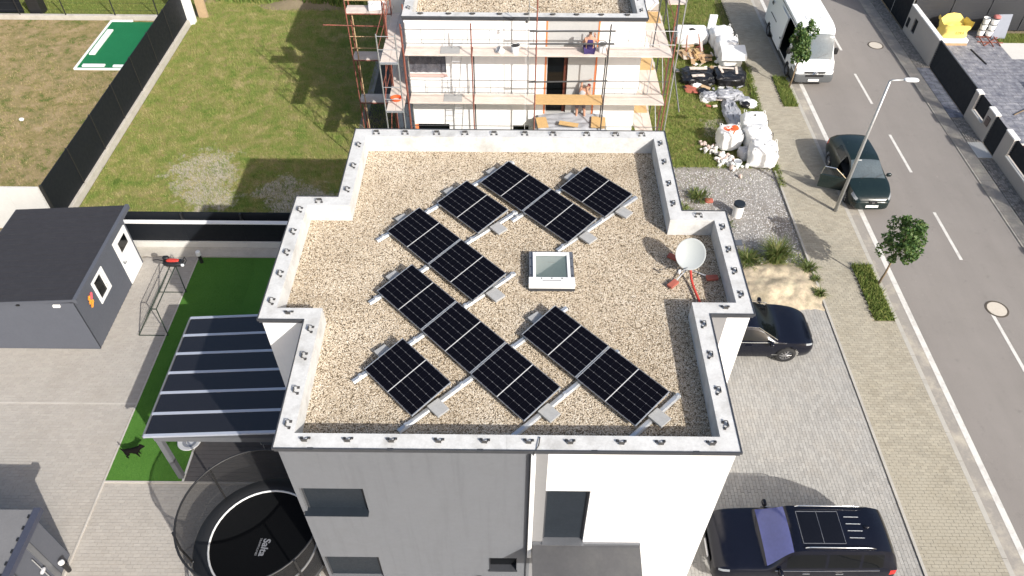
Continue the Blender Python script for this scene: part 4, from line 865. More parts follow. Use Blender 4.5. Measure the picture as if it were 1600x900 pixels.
rb('wall_light', m_white, SH, (-14.58, -14.36, 15.95, 16.02, 2.14, 2.24), bevel=.01); rb('roof_hook', m_black, SH, (-15.75, -15.65, 15.97, 16.02, 2.18, 2.22))

# lower left outbuilding
LS = thing('small_outbuilding', 'grey flat-roofed outbuilding with dark eave at the lower left corner', 'outbuilding', (-12.5, 7.5, 0))
MB().prism([(-16, 4), (-11.98, 4), (-11.98, 8.95), (-16, 8.95)], 2.28, 2.40).build('roof', mat('grey_roofing', (.15, .15, .155), .9, .1, 2, .2, 80), LS)
MB().prism([(-11.978, 4), (-11.80, 4), (-11.80, 9.0), (-11.978, 9.0)], 2.26, 2.425).build('eave_trim', mat('blue_grey_trim', (.045, .05, .075), .55, .1, 3), LS)
for k in range(14): MB().box(-12.03, -11.983, 8.72 - k * .30, 8.80 - k * .30, 2.401, 2.43).build('roof_clip', m_black, LS)
MB().box(-16, -12.02, 7.45, 8.85, .02, 2.27).build('wall', m_shed, LS); MB().box(-12.08, -11.96, 7.38, 7.47, .0, 2.27).build('post', m_shed, LS)
MB().box(-12.018, -11.99, 8.15, 8.30, .05, 2.2).build('door_trim', m_alu_dark, LS); MB().tube([(-11.97, 8.02, 1.6), (-11.97, 8.02, .15)], .013, 6).build('rod', m_alu, LS)
for z in (1.0, .2): MB().lump((-11.95, 8.0, z), (.1, .2, .1), .7, .02, 2, 10, 6).build('rod_knob', m_bag_grey, LS, smooth=True)
t = thing('wooden_bench', 'wooden bench top below the eave of the lower left outbuilding', 'bench', (-12.2, 6.9, 0))
for k in range(4): MB().box(-13.4, -11.95, 6.75 + k * .15, 6.89 + k * .15, .42, .46).build('slat', m_wood, t, bevel=.005)
for x in (-13.3, -12.05): MB().box(x - .04, x + .04, 6.8, 7.3, 0, .418).build('leg', m_wood, t)
BO = thing('bollard_light', 'dark bollard light with white lens beside the lower left outbuilding', 'lamp', (-11.86, 8.42, 0))
MB().lathe([(.06, 0), (.06, .5)], (-11.86, 8.42, 0), 14).build('column', m_black, BO); MB().lathe([(.075, .5), (.075, .56), (.02, .6)], (-11.86, 8.42, 0), 14).build('lens', m_white, BO)
BO = thing('bollard_light', 'dark bollard light with white top at the corner of the artificial turf', 'lamp', (-11.72, 20.18, 0))
MB().lathe([(.065, 0), (.065, .42)], (-11.72, 20.18, 0), 14).build('column', m_black, BO); MB().lathe([(.085, .42), (.085, .60), (.03, .63)], (-11.72, 20.18, 0), 14).build('lens', m_white, BO)

# football goal
GO = thing('football_goal', 'small dark green football goal with sagging net beside the shed', 'goal', (-12.3, 17.6, 0))
m_goal = mat('goal_green', (.022, .036, .026), .6, .2, 9)
gy0, gy1, gz, gxa, gxb, gxt, gxr = 16.62, 18.65, 1.38, -12.84, -11.84, -11.80, -11.99
pts = {}
for k, y in (('n', gy0), ('f', gy1)):
    pts[k] = dict(a=(gxa, y, .03), b=(gxb, y, .03), t=(gxt, y, gz), r=(gxr, y, gz))
    q = pts[k]
    for nm, p, e in (('ground_bar', 'a', 'b'), ('post', 'b', 't'), ('top_bar', 't', 'r'), ('back_stay', 'r', 'a')): MB().tube([q[p], q[e]], .019, 7).build(nm, m_goal, GO)
for nm, e in (('crossbar', 't'), ('rear_bar', 'r'), ('ground_bar', 'a')): MB().tube([pts['n'][e], pts['f'][e]], .019 if e == 't' else .014, 7).build(nm, m_goal, GO)
nm = MB(); na = 14
for k in range(na + 1):
    y = gy0 + (gy1 - gy0) * k / na; nm.tube([(gxr, y, gz), (gxr - .50, y, .5), (gxa - .08, y, .03)], .0028, 3)
for k in range(7):
    t = k / 6; nm.tube([(gxr + (gxa - gxr) * t - .12 * math.sin(t * 3.14), y, gz + (.03 - gz) * t - .1 * math.sin(t * 3.14)) for y in (gy0, (gy0 + gy1) / 2, gy1)], .0028, 3)
    for y in (gy0, gy1): nm.tube([(gxr + (gxa - gxr) * t, y, gz * (1 - t) + .03), (gxt + (gxb - gxt) * t, y, gz * (1 - t) + .03)], .0028, 3)
nm.build('net', m_goal, GO, kind='stuff')
SB = thing('sports_bag', 'red and black bag hung over the far corner of the football goal', 'bag', (-11.9, 18.75, 1.38))
MB().lump((-11.90, 18.76, 1.52), (.44, .15, .10), .55, .1, 3).build('red_panel', m_red, SB, smooth=True); MB().lump((-11.88, 18.72, 1.45), (.66, .30, .15), .55, .28, 3).build('body', m_black, SB, smooth=True)
MB().tube([(-12.20, 18.75, 1.50), (-12.42, 18.8, 1.52), (-12.60, 18.82, 1.48)], .018, 6).build('strap', m_black, SB); MB().tube([(-11.60, 18.75, 1.47), (-11.48, 18.85, 1.60), (-11.40, 18.75, 1.54), (-11.48, 18.62, 1.44)], .02, 6).build('strap', m_black, SB)
MB().lump((-12.15, 18.85, 1.56), (.22, .16, .14), .7, .15, 3).build('black_glove', m_black, SB, smooth=True); MB().lump((-11.52, 18.6, 1.46), (.12, .10, .10), .8, .05, 2, 10, 6).build('white_tag', m_white, SB, smooth=True)
# dog
dv = dict(pelvis=((-.17, 0, .30), .075), belly=((-.02, 0, .29), .075), chest=((.13, 0, .30), .092), neck=((.23, 0, .39), .055), skull=((.29, 0, .46), (.058, .06)), muzzle=((.37, 0, .44), .032), nose=((.41, 0, .435), .018), tail=((-.24, 0, .35), .026), tail2=((-.28, .01, .41), .02), tail3=((-.29, .015, .46), .014))
de = [('pelvis', 'belly'), ('belly', 'chest'), ('chest', 'neck'), ('neck', 'skull'), ('skull', 'muzzle'), ('muzzle', 'nose'), ('pelvis', 'tail'), ('tail', 'tail2'), ('tail2', 'tail3')]
for s, y in (('L', .055), ('R', -.055)):
    dv['ear' + s] = ((.27, y * .8, .52), .018); de.append(('skull', 'ear' + s))
    dv['hip' + s] = ((-.17, y, .24), .052); dv['stifle' + s] = ((-.12, y, .18), .036); dv['hock' + s] = ((-.22, y, .10), .018); dv['paw' + s] = ((-.20, y, .018), .017); dv['toe' + s] = ((-.17, y, .014), .014)
    dv['sh' + s] = ((.13, y, .24), .046); dv['el' + s] = ((.11, y, .16), .028); dv['wr' + s] = ((.13, y, .08), .018); dv['fp' + s] = ((.13, y, .018), .016); dv['ft' + s] = ((.155, y, .014), .013)
    de += [('pelvis', 'hip' + s), ('hip' + s, 'stifle' + s), ('stifle' + s, 'hock' + s), ('hock' + s, 'paw' + s), ('paw' + s, 'toe' + s), ('chest', 'sh' + s), ('sh' + s, 'el' + s), ('el' + s, 'wr' + s), ('wr' + s, 'fp' + s), ('fp' + s, 'ft' + s)]
dg = person('dog', 'small black dog standing on the artificial turf beside the pergola', dv, de, (-11.30, 11.92, .045), []); dg['category'] = 'dog'; dg.data.materials.clear(); dg.data.materials.append(m_dogfur); dg.rotation_euler = (0, 0, .15)

# pergola
PG = thing('pergola', 'grey metal pergola with dark tinted roof sheets against the house', 'pergola', (-7.9, 13.3, 0))
px0, px1, py0, py1 = -10.02, -5.83, 11.18, 15.42; zp = lambda x, y=0: 2.32 + (x - px0) / (px1 - px0) * .30
rowsY = [py0 + k * (py1 - py0) / 6 for k in range(7)]
for k in range(6): MB().prism([(px0 + .04, rowsY[k] + .03), (px1, rowsY[k] + .03), (px1, rowsY[k + 1] - .03), (px0 + .04, rowsY[k + 1] - .03)], lambda x, y: zp(x) - .008, lambda x, y: zp(x)).build('roof_sheet', m_pergola_glass, PG)
for y in rowsY: MB().prism([(px0, y - .042), (px1, y - .042), (px1, y + .042), (px0, y + .042)], lambda x, y: zp(x) - .055, lambda x, y: zp(x) + .015).build('roof_bar', m_whitebar, PG)
MB().prism([(px0 - .035, py0 - .03), (px0 + .01, py0 - .03), (px0 + .01, py1 + .03), (px0 - .035, py1 + .03)], zp(px0) - .10, zp(px0) + .005).build('gutter', m_frame_grey, PG)
MB().prism([(px0 + .22, py0 - .01), (px1, py0 - .01), (px1, py0 + .13), (px0 + .22, py0 + .13)], 2.06, 2.25).build('beam', m_frame_grey, PG); MB().box(px0 + .25, px0 + .39, py0 + .131, py1, 2.06, 2.25).build('beam', m_frame_grey, PG)
for x, y in ((px0 + .32, py0 + .06), (px0 + .32, py1 - .2)): MB().box(x - .075, x + .075, y - .075, y + .075, .02, 2.058).build('post', m_frame_grey, PG, bevel=.006)
for y in rowsY[1:-1]: MB().box(px0 + .4, px1, y - .025, y + .025, 2.12, 2.24).build('rafter', m_frame_grey, PG)
DK = thing('terrace_deck', 'dark grey composite plank terrace under the pergola', 'deck', (-7.7, 13.3, 0))
nb = 30
for k in range(nb): y = 11.10 + k * .147; MB().box(-9.58, -4.75 if y < 11.3 else -5.80, y, y + .139, .02, .06).build('plank', m_wpc, DK)
CH = thing('round_tub', 'white round plastic basin on the turf edge under the pergola', 'basin', (-9.82, 12.35, .05)); CH.rotation_euler = (0, 0, 0)
MB().lathe([(.20, 0), (.36, .10), (.33, .11), (.18, .03), (.001, .03)], (-9.80, 12.40, .05), 28, False).build('shell', m_white, CH, smooth=True); MB().lathe([(.12, .032), (.22, .06)], (-9.8, 12.4, .06), 24, False).build('ring', m_greyfilm, CH)
def chair(x, y, lb):
    c = thing('garden_chair', lb, 'chair', (x, y, .06), 'grey garden chairs under the pergola')
    MB().box(x - .24, x + .24, y - .24, y + .24, .42, .45).build('seat', m_alu_dark, c)
    MB().obox((x + .25, y, .70), (.03, .48, .55), rot=Euler((0, .15, 0))).build('backrest', m_alu_dark, c)
    for a in (-.21, .21):
        for b in (-.21, .21): MB().tube([(x + a, y + b, .06), (x + a, y + b, .42)], .014, 6).build('leg', m_alu, c)
        MB().tube([(x - .24, y + a * 1.15, .42), (x - .24, y + a * 1.15, .64), (x + .26, y + a * 1.15, .66)], .014, 6).build('armrest', m_alu, c)
chair(-7.25, 12.35, 'grey metal garden chair on the terrace deck behind the trampoline')

# trampoline
TC = Vector((-6.55, 8.92, 0)); T = thing('trampoline', 'large round black trampoline with safety net beside the grey wall', 'trampoline', TC)
def ring(r, z, n=48): return [(TC.x + r * math.cos(k / n * 2 * math.pi), TC.y + r * math.sin(k / n * 2 * math.pi), z) for k in range(n)]
MB().lathe([(.001, .88), (.7, .88), (1.40, .885)], TC, 64, False).build('jumping_mat', m_tramp, T)
MB().lathe([(1.45, .895), (1.52, .91), (1.80, .905), (1.83, .86)], TC, 64, False).build('spring_pad', mat('pad_cover', (.02, .021, .023), .45, .15, 8), T, smooth=True)
MB().tube(ring(1.42, .91), .028, 8, True).build('white_edge', m_white, T, smooth=True)
MB().tube(ring(1.80, .84), .03, 8, True).build('frame_ring', m_black, T, smooth=True)
MB().tube(ring(1.80, 2.42), .028, 8, True).build('net_ring', m_black, T, smooth=True)
MB().lathe([(1.79, .90), (1.80, 1.6), (1.79, 2.40)], TC, 64, False).build('safety_net', m_net, T, smooth=True)
for k in range(6):
    a = R(148 + k * 60 - 10); c, s = math.cos(a), math.sin(a)
    MB().tube([TC + Vector((1.84 * c, 1.84 * s, .75)), TC + Vector((1.90 * c, 1.90 * s, 1.6)), TC + Vector((1.83 * c, 1.83 * s, 2.45))], .03, 8).build('net_post', m_black, T)
    for d in (-.25, .25): MB().tube([TC + Vector((1.8 * math.cos(a + d), 1.8 * math.sin(a + d), .82)), TC + Vector((1.85 * math.cos(a + d), 1.85 * math.sin(a + d), .03))], .025, 7).build('leg', m_steel, T)
    MB().tube([TC + Vector((1.85 * math.cos(a - .25), 1.85 * math.sin(a - .25), .03)), TC + Vector((1.85 * math.cos(a + .25), 1.85 * math.sin(a + .25), .03))], .025, 7).build('foot_bar', m_steel, T)
m_print = mat('grey_print', (.30, .31, .33), .7, .05, 9)
text_part('Salta', .26, m_print, T, (-6.50, 8.72, .8935), (0, 0, R(-97)), bold=.006); text_part('TRAMPOLINES', .075, m_print, T, (-6.66, 8.74, .8935), (0, 0, R(-97)))
lad = [(TC.x - 1.55, TC.y - 1.05), (TC.x - 1.95, TC.y - 1.35)]
t = thing('trampoline_ladder', 'short steel ladder leaning on the left rim of the trampoline', 'ladder', (TC.x - 1.9, TC.y - 1.0, 0))
for d in (0, .32): MB().tube([(TC.x - 2.05 + d * .6, TC.y - .85 - d, .02), (TC.x - 1.68 + d * .6, TC.y - .62 - d, .93)], .018, 6).build('rail', m_steel, t)
for k in range(3):
    f = .2 + k * .27; p = Vector((TC.x - 2.05, TC.y - .85, .02)).lerp(Vector((TC.x - 1.68, TC.y - .62, .93)), f); MB().tube([p, p + Vector((.19, -.32, 0))], .018, 6).build('rung', m_steel, t)

# ------------------------------------------------------------------ right neighbour: walls, gates, drive
XW = 20.8
struct('gutter_slab_strip', MB().sheet(19.5, 20.16, -10, 100, .006), m_gutter)
struct('verge_bed', MB().sheet(20.16, 20.8, -10, 100, .004), m_joint)
rr = random.Random(5); cb = MB()
y = 17.0
while y < 44:
    for k in range(6):
        if not (30.2 < y < 34.7 or 27.0 < y < 28.3): cb.obox((20.22 + k * .1 + rr.uniform(-.01, .01), y + rr.uniform(-.01, .01), .02 + rr.uniform(-.008, .008)), (.085, .085, .05), rz=rr.uniform(-.3, .3))
    y += .1
o = cb.build('verge_cobbles', m_cobble, kind='stuff')
for k in range(60):
    y0 = 15 + k * .5
    if k == 0: gs = rb('gutter_slab', m_gutter, None, (19.52, 20.15, .004, .494, -.02, .03)); gs['kind'] = 'structure'; gs.location = (0, y0, 0)
    else: again(gs, (0, y0, 0))
struct('gate_crossing', MB().box(20.17, 20.82, 30.2, 34.6, -.02, .03), m_stamped); struct('gate_crossing', MB().box(20.17, 20.82, 27.1, 28.25, -.02, .03), m_concrete_light)
struct('stamped_drive', MB().poly([(20.9, 28.1), (45, 28.1), (45, 35.5), (25.4, 35.5), (25.5, 38.4), (20.9, 38.4)], .02), m_stamped)
struct('grey_slab', MB().sheet(25.4, 45, 35.5, 37.15, .024), m_concrete_light); struct('grass_strip', MB().sheet(25.5, 45, 37.15, 38.2, .02), m_lawn2)
scatter('strip_grass', [(25.5, 37.15), (32, 37.15), (32, 38.15), (25.5, 38.15)], .02, 400, m_blade_green, 'blade', .12, 31)
struct('mulch_bed', MB().sheet(20.95, 45, 20, 28.1, .015), m_mulch)
tag(rb('drive_edge', m_concrete_light, None, (20.95, 45, 28.03, 28.13, -.02, .06)), kind='structure')
def slats(parent, y0, y1, z0, z1, n, x=XW + .05):
    h = (z1 - z0) / n
    for k in range(n): MB().obox((x + .015, (y0 + y1) / 2, z0 + (k + .5) * h), (.010, y1 - y0, h * 1.08), rot=Euler((0, R(24), 0))).build('slat', m_asphalt_black, parent)
    for y in (y0 - .012, y1 + .012): MB().box(x - .03, x + .06, y - .01, y + .01, z0, z1).build('end_upright', m_alu_dark, parent)
    for y in (y0 + .05, y1 - .05): MB().box(x + .036, x + .06, y - .02, y + .02, z0, z1).build('slat_post', m_black, parent)
w1 = thing('gate_wall', 'beige rendered wall with white cap and two dark slots beside the large gate', 'wall', (20.9, 36.6, 0))
wall(MB(), (XW, 38.45, 0), (0, -1, 0), 3.75, -.05, 1.44, [(.78, 1.2, .40, 1.13)], .08, (-1, 0, 0)).build('wall_body', m_render_beige, w1)
MB().poly([(XW + .19, 34.7, 0), (XW + .19, 38.45, 0), (XW + .19, 38.45, 1.44), (XW + .19, 34.7, 1.44)]).build('wall_back', m_render_beige, w1); MB().poly([(XW, 34.7, -.05), (XW + .19, 34.7, -.05), (XW + .19, 34.7, 1.44), (XW, 34.7, 1.44)]).build('wall_end', m_render_beige, w1)
MB().box(XW - .02, XW + .21, 34.68, 38.47, 1.442, 1.50).build('cap', m_capwhite, w1, bevel=.008)
MB().box(XW - .006, XW - .002, 38.06, 38.36, .36, .86).build('meter_door', m_asphalt_black, w1); MB().box(XW + .05, XW + .09, 37.27, 37.65, .42, 1.11).build('slot_panel', m_asphalt_black, w1); MB().lathe([(.03, 0), (.03, .03)], (XW + .1, 34.695, .75), 10, True, Euler((R(90), 0, 0)).to_matrix()).build('camera_eye', m_black, w1)
gt = thing('sliding_gate', 'long dark slatted sliding gate across the stamped drive', 'gate', (20.9, 32.4, 0)); slats(gt, 30.32, 34.66, .06, 1.46, 12)
rb('top_rail', m_alu_dark, gt, (XW + .04, XW + .085, 30.30, 34.67, 1.462, 1.50))
def pillar_seg(lb, ya, yb, yc, yd, nm='pillar_wall'):
    """low wall from ya to yd, full pillars outside the opening yb..yc"""
    w = thing(nm, lb, 'wall', (20.9, (ya + yd) / 2, 0))
    if yc > yb: MB().box(XW, XW + .2, yb + .001, yc - .001, -.05, .58).build('low_wall', m_render_beige, w); MB().box(XW - .04, XW + .1, yb + .01, yc - .01, .581, .64).build('sill', m_concrete_light, w, bevel=.006); slats(w, yb + .02, yc - .02, .68, 1.42, 7, XW + .11)
    for a, b in ((ya, yb), (yc, yd)):
        if b - a > .05: MB().box(XW, XW + .2, a, b, -.05, 1.40).build('pillar', m_render_beige, w); MB().box(XW - .025, XW + .225, a - .02, b + .02, 1.402, 1.46).build('cap', m_capwhite, w, bevel=.008)
    return w
s2 = pillar_seg('beige wall with two white-capped pillars and a mailbox beside the sliding gate', 28.22, 28.88, 29.95, 30.28)
MB().box(XW - .05, XW - .002, 28.42, 28.70, .72, 1.12).build('mailbox', mat('brown_mailbox', (.13, .10, .09), .5, .1, 9), s2, bevel=.008); MB().box(XW - .053, XW - .0505, 28.47, 28.65, 1.0, 1.03).build('mail_slot', m_black, s2)
wg = thing('walk_gate', 'narrow dark slatted walk gate between white-capped pillars', 'gate', (20.9, 27.7, 0)); slats(wg, 27.2, 28.2, .06, 1.40, 12)
s3 = pillar_seg('beige wall with white-capped pillar right of the walk gate at the photo edge', 23.4, 23.7, 26.45, 27.15)
s4 = pillar_seg('beige low wall continuing past the right edge of the photo', 19.5, 19.8, 23.0, 23.38)
fb = thing('dark_panel_fence', 'dark panel fence with steel posts beyond the beige gate wall', 'fence', (20.9, 41, 0))
for k in range(4):
    y0 = 38.55 + k * 2.0; MB().box(XW + .05, XW + .09, y0 + .04, y0 + 1.96, .05, 1.75).build('panel', m_asphalt_black, fb); MB().tube([(XW + .07, y0, 0), (XW + .07, y0, 1.85)], .025, 7).build('post', m_steel, fb)
gb = thing('dark_garage', 'dark ribbed metal garage wall behind the yellow bag', 'garage', (26, 38.6, 0))
for k in range(9):
    x0 = 21.0 + k * 2.0
    m = MB(); nr = 10
    for r_ in range(nr): m.box(x0 + .02, x0 + 1.98, 38.5 + (.012 if r_ % 2 else 0), 38.6, .05 + r_ * .31, .05 + (r_ + 1) * .31)
    m.build('wall_panel', m_darkwall if 'm_darkwall' in globals() else mat('dark_wall_sheet', (.035, .037, .043), .5, .08, 2, .1, 30), gb)
    MB().box(x0 - .025, x0 + .018, 38.47, 38.6, .0, 3.15).build('seam_post', m_trim, gb)
# yellow bag and its neighbours
pl = MB(); YB = thing('pallet', 'white wrapped pallet under the open yellow bag', 'pallet', (22.85, 37.3, .02))
rb('wrapped_load', m_bag, YB, (22.15, 23.6, 36.85, 37.95, .14, .34), bevel=.03)
for y in (36.9, 37.35, 37.85): MB().box(22.15, 23.6, y - .05, y + .05, .021, .138).build('runner', m_wood, YB)
m = MB(); fnb = lambda u, v: (lambda a, z, k: (22.88 + (.68 + .10 * k + .13 * noise.noise((a * 1.3, z * 4, 1))) * math.copysign(abs(math.cos(a)) ** .45, math.cos(a)), 37.45 + (.46 + .10 * k) * math.copysign(abs(math.sin(a)) ** .45, math.sin(a)), z + .30 * noise.noise((a * 1.6, 2, 5)) * k))(u * 2 * math.pi, .345 + .75 * v, max(0, (v - .55) * 2))
bg_ = thing('yellow_bag', 'open yellow bulk bag with dark lettering on a wrapped pallet', 'bag', (22.88, 37.45, .34))
m.grid(fnb, 40, 14, True).build('side', m_yellow, bg_, smooth=True)
MB().grid(lambda u, v: (22.35 + u * 1.06, 37.10 + v * .72, .80 + .06 * noise.noise((u * 4, v * 4, 3))), 16, 12).build('contents', m_yellow, bg_, smooth=True)
from mathutils.bvhtree import BVHTree
bm_ = KIDS[bg_.name][0].data; tb_ = BVHTree.FromPolygons([v.co for v in bm_.vertices], [p.vertices[:] for p in bm_.polygons])
tx = text_part('EZRA', .19, mat('faded_print', (.30, .20, .04), .8, .2, 9), bg_, (22.88, 37.45, .34), (0, 0, 0), bold=.002, ext=0)
for v in tx.data.vertices:
    x_, z_ = v.co.x + .16, v.co.y + .30; h_ = tb_.ray_cast(Vector((x_, -3, z_)), Vector((0, 1, 0))); v.co = (x_, (h_[0].y if h_[0] else -.5) - .008, z_)
for i, (x, z) in enumerate(((25.05, 0), (25.45, 0))):
    for k in range(3):
        bucket('paint_pail', (24.6 + i * .42, 37.75 - i * .05, .18 + k * .32), .18, .30, m_white, m_darksteel, ['bottom', 'middle', 'top'][k] + ' white pail of the ' + ['left', 'right'][i] + ' stack by the grey board')
t = MB().lump((0, 0, 0), (.34, .3, .16), .6, .1, 3).build('pink_cloth', mat('faded_pink', (.45, .16, .15), .9, .2, 9), smooth=True); t.location = (25.05, 37.7, 1.20); tag(t, 'faded pink cloth lying on the right stack of pails', 'cloth')
t = MB().obox((0, 0, 0), (.75, .05, 1.25)).build('grey_board', mat('blue_grey_board', (.24, .26, .31), .6, .1, 4), bevel=.005); t.location = (25.55, 37.75, .64); t.rotation_euler = (-.22, 0, .05); tag(t, 'grey board leaning beside the white pails', 'board')
RS = thing('rusty_stand', 'rusty steel stand lying under the white pails', 'stand', (24.9, 37.3, 0))
for a, b in (((24.3, 37.2, .06), (25.6, 37.1, .06)), ((24.5, 36.8, .05), (25.5, 37.6, .1)), ((24.4, 37.65, .1), (25.4, 37.65, .1)), ((24.5, 37.6, .15), (24.5, 36.8, .05)), ((25.3, 37.65, .15), (25.35, 36.8, .05)), ((24.9, 37.7, .16), (24.95, 36.7, .06))): MB().tube([a, b], .028, 6).build('bar', m_rust, RS)
t = MB().obox((0, 0, 0), (.06, 1.5, .04)).build('dark_bar', m_black); t.location = (23.75, 35.7, .045); t.rotation_euler = (0, 0, .12); tag(t, 'dark bar lying on the stamped drive in front of the yellow bag', 'bar')
t = MB().tube([(23.2, 30.4, .05), (24.1, 30.9, .1), (24.9, 31.2, .06), (25.8, 31.1, .05)], [.03, .025, .02, .012], 6).tube([(24.1, 30.9, .1), (24.8, 31.6, .12), (25.3, 31.8, .05)], [.02, .016, .01], 6).build('dry_branch', m_trunk); tag(t, 'dry forked branch lying on the stamped drive', 'branch')
t = thing('grey_planter', 'grey rectangular planter box at the right edge of the photo', 'planter', (26, 31.6, 0)); MB().box(25.15, 26.9, 31.5, 32.9, .02, .42).build('box', m_alu_dark, t, bevel=.015); MB().box(25.22, 26.83, 31.57, 32.83, .421, .44).build('soil', m_mulch, t)

# ------------------------------------------------------------------ street lamp, manholes, well
LP = thing('street_lamp', 'slender grey street lamp leaning over the dark green hatchback', 'street lamp', (12.87, 23.39, 0))
MB().tube([(12.87, 23.39, 0), (12.87, 23.33, 3), (12.86, 23.26, 6.05)], [.075, .06, .042], 10).build('pole', m_steel, LP, smooth=True)
MB().lathe([(.14, .04), (.14, .06), (.09, .075)], (12.87, 23.39, 0), 16).build('base_collar', m_steel, LP)
MB().tube([(12.86, 23.26, 6.02), (12.92, 23.26, 6.08), (13.35, 23.24, 6.11)], .032, 8).build('arm', m_steel, LP, smooth=True)
MB().lump((13.56, 23.23, 6.12), (.50, .22, .09), .55, .01, 2).build('lamp_head', m_white, LP, smooth=True); MB().box(13.40, 13.74, 23.16, 23.30, 6.06, 6.075).build('lens', m_lamp, LP)
for (x, y), lb in (((17.16, 18.2), 'round pale manhole cover at the end of the near lane dash'), ((18.84, 36.84), 'round pale manhole cover far up the road near the gate wall')):
    t = thing('manhole_cover', lb, 'manhole cover', (x, y, 0)); MB().lathe([(.001, .016), (.33, .016), (.335, .010)], (x, y, 0), 36, False).build('cover', m_manhole, t)
    MB().lathe([(.345, .006), (.345, .014), (.40, .012), (.405, .004)], (x, y, 0), 36, False).build('ring', mat('iron_ring', (.08, .065, .05), .8, .2, 9) if 'iron_ring' not in bpy.data.materials else bpy.data.materials['iron_ring'], t)
WL = thing('well_pipe', 'white standing pipe with a dark lid on the crushed stone', 'pipe', (8.88, 23.16, 0))
MB().lathe([(.205, 0), (.205, .60)], (8.88, 23.16, 0), 28).build('pipe', m_capwhite, WL, smooth=False); MB().lathe([(.225, .56), (.225, .63), (.20, .645), (.001, .645)], (8.88, 23.16, 0), 28, False).build('lid', m_blind, WL)
t = rb('grey_board', m_alu_dark, None, (8.2, 8.75, 21.35, 21.65, .02, .06)); tag(t, 'small grey board lying by the house wall on the crushed stone', 'board')
t = MB().lump((7.9, 24.0, .06), (.35, .25, .14), .6, .1, 3).build('orange_scrap', m_brickred); tag(t, 'small orange brick scrap in the weeds behind the roof notch', 'scrap')

# ------------------------------------------------------------------ plants and trees
def blades(name, lb, c, n, h, spread, m, cat='plant', seed=1, wide=.012, fan=1.0):
    r_ = random.Random(seed); mb = MB(); c = Vector(c)
    for _ in range(n):
        a = r_.uniform(0, 6.28); d = Vector((math.cos(a), math.sin(a), 0)); b = c + d * r_.uniform(0, spread * .35); L = h * r_.uniform(.55, 1.1); lean = r_.uniform(.1, .9) * fan
        s = Vector((-d.y, d.x, 0)) * wide * r_.uniform(.7, 1.3); p1 = b + d * L * lean * .35 + Vector((0, 0, L * .62)); p2 = b + d * L * lean + Vector((0, 0, L * (1 - .35 * lean)))
        mb.add([b - s, b + s, p1 + s * .8, p1 - s * .8, p2], [(0, 1, 2, 3), (3, 2, 4)])
    t = thing(name, lb, cat, c); mb.build('blades', m, t); return t
blades('grass_clump', 'tall clump of ornamental grass at the edge of the sand heap', (9.85, 20.65, 0), 460, .85, 1.0, m_weed, seed=1, wide=.014)
for (x, y, n, h, s), lb in (((8.75, 20.5, 300, .34, 1.3), 'low green weeds beside the house wall'), ((10.9, 20.1, 200, .30, .7), 'small weeds between the grass clump and the sidewalk'), ((9.75, 18.85, 200, .22, 1.1), 'weed tuft growing in the sand heap'), ((11.0, 18.75, 110, .35, .35), 'weed tuft at the corner of sand and sidewalk'), ((7.5, 24.2, 200, .32, 1.2), 'weeds growing behind the back right corner of the house'), ((8.25, 22.4, 120, .4, .6), 'weeds along the house wall near the white pipe'), ((11.05, 19.5, 80, .25, .4), 'weed sprig at the right edge of the sand heap')):
    blades('weed_tuft', lb, (x, y, 0.02), n, h, s, m_weed, seed=int(x * 100), wide=.018, fan=1.3)
def leaves(mb, c, rx, rz, n, ls, r_, clumps):
    cs = [(c + Vector((r_.gauss(0, 1), r_.gauss(0, 1), r_.gauss(0, 1))).normalized() * r_.uniform(.25, 1.0), r_.uniform(.18, .40)) for _ in range(clumps)]
    for _ in range(n):
        cc, cr = r_.choice(cs); o_ = (cc - c); base = c + Vector((o_.x * rx, o_.y * rx, o_.z * rz))
        d = Vector((r_.gauss(0, 1), r_.gauss(0, 1), r_.gauss(0, 1))).normalized() * r_.uniform(.3, 1) ** .5 * cr
        p = base + Vector((d.x * rx, d.y * rx, d.z * rz)); nrm = (d + Vector((r_.gauss(0, .5), r_.gauss(0, .5), r_.gauss(0, .5) + .4))).normalized()
        a = nrm.orthogonal().normalized(); a = Matrix.Rotation(r_.uniform(0, 6.28), 3, nrm) @ a; b = nrm.cross(a); L = ls * r_.uniform(.7, 1.3)
        mb.add([p - a * L * .5, p + b * L * .32, p + a * L * .6 - nrm * L * .12, p - b * L * .32], [(0, 1, 2, 3)])
def tree(lb, base, lean, th, cz, rx, rz, n, seed):
    r_ = random.Random(seed); b = Vector(base); t = thing('street_tree', lb, 'tree', b, 'young street trees')
    top = b + Vector((lean[0], lean[1], th)); m = MB(); m.tube([b, b.lerp(top, .5) + Vector((.02, -.02, 0)), top, b + Vector((lean[0] * 1.2, lean[1] * 1.2, cz + rz * .5))], [.045, .036, .03, .010], 8); m.build('trunk', m_trunk, t, smooth=True)
    c = b + Vector((lean[0] * 1.1, lean[1] * 1.1, cz)); 
    for k in range(9):
        a = k * 2.4; s = top + Vector((0, 0, r_.uniform(-.05, rz * .8))); e = c + Vector((math.cos(a) * rx * .75, math.sin(a) * rx * .75, r_.uniform(-.5, .8) * rz)); MB().tube([s, s.lerp(e, .5) + Vector((0, 0, .06)), e], [.016, .011, .005], 5).build('limb', m_trunk, t)
    m = MB(); leaves(m, c, rx, rz, n, .115, r_, 38); m.build('crown', m_leaf, t)
tree('round-crowned young street tree standing in the near grass patch', (13.22, 19.25, .06), (.04, -.05), 1.45, 2.34, .70, .84, 3000, 4)
tree('slim young street tree in front of the white van', (13.19, 32.45, .06), (.06, .05), 1.25, 2.45, .56, 1.02, 3600, 9)

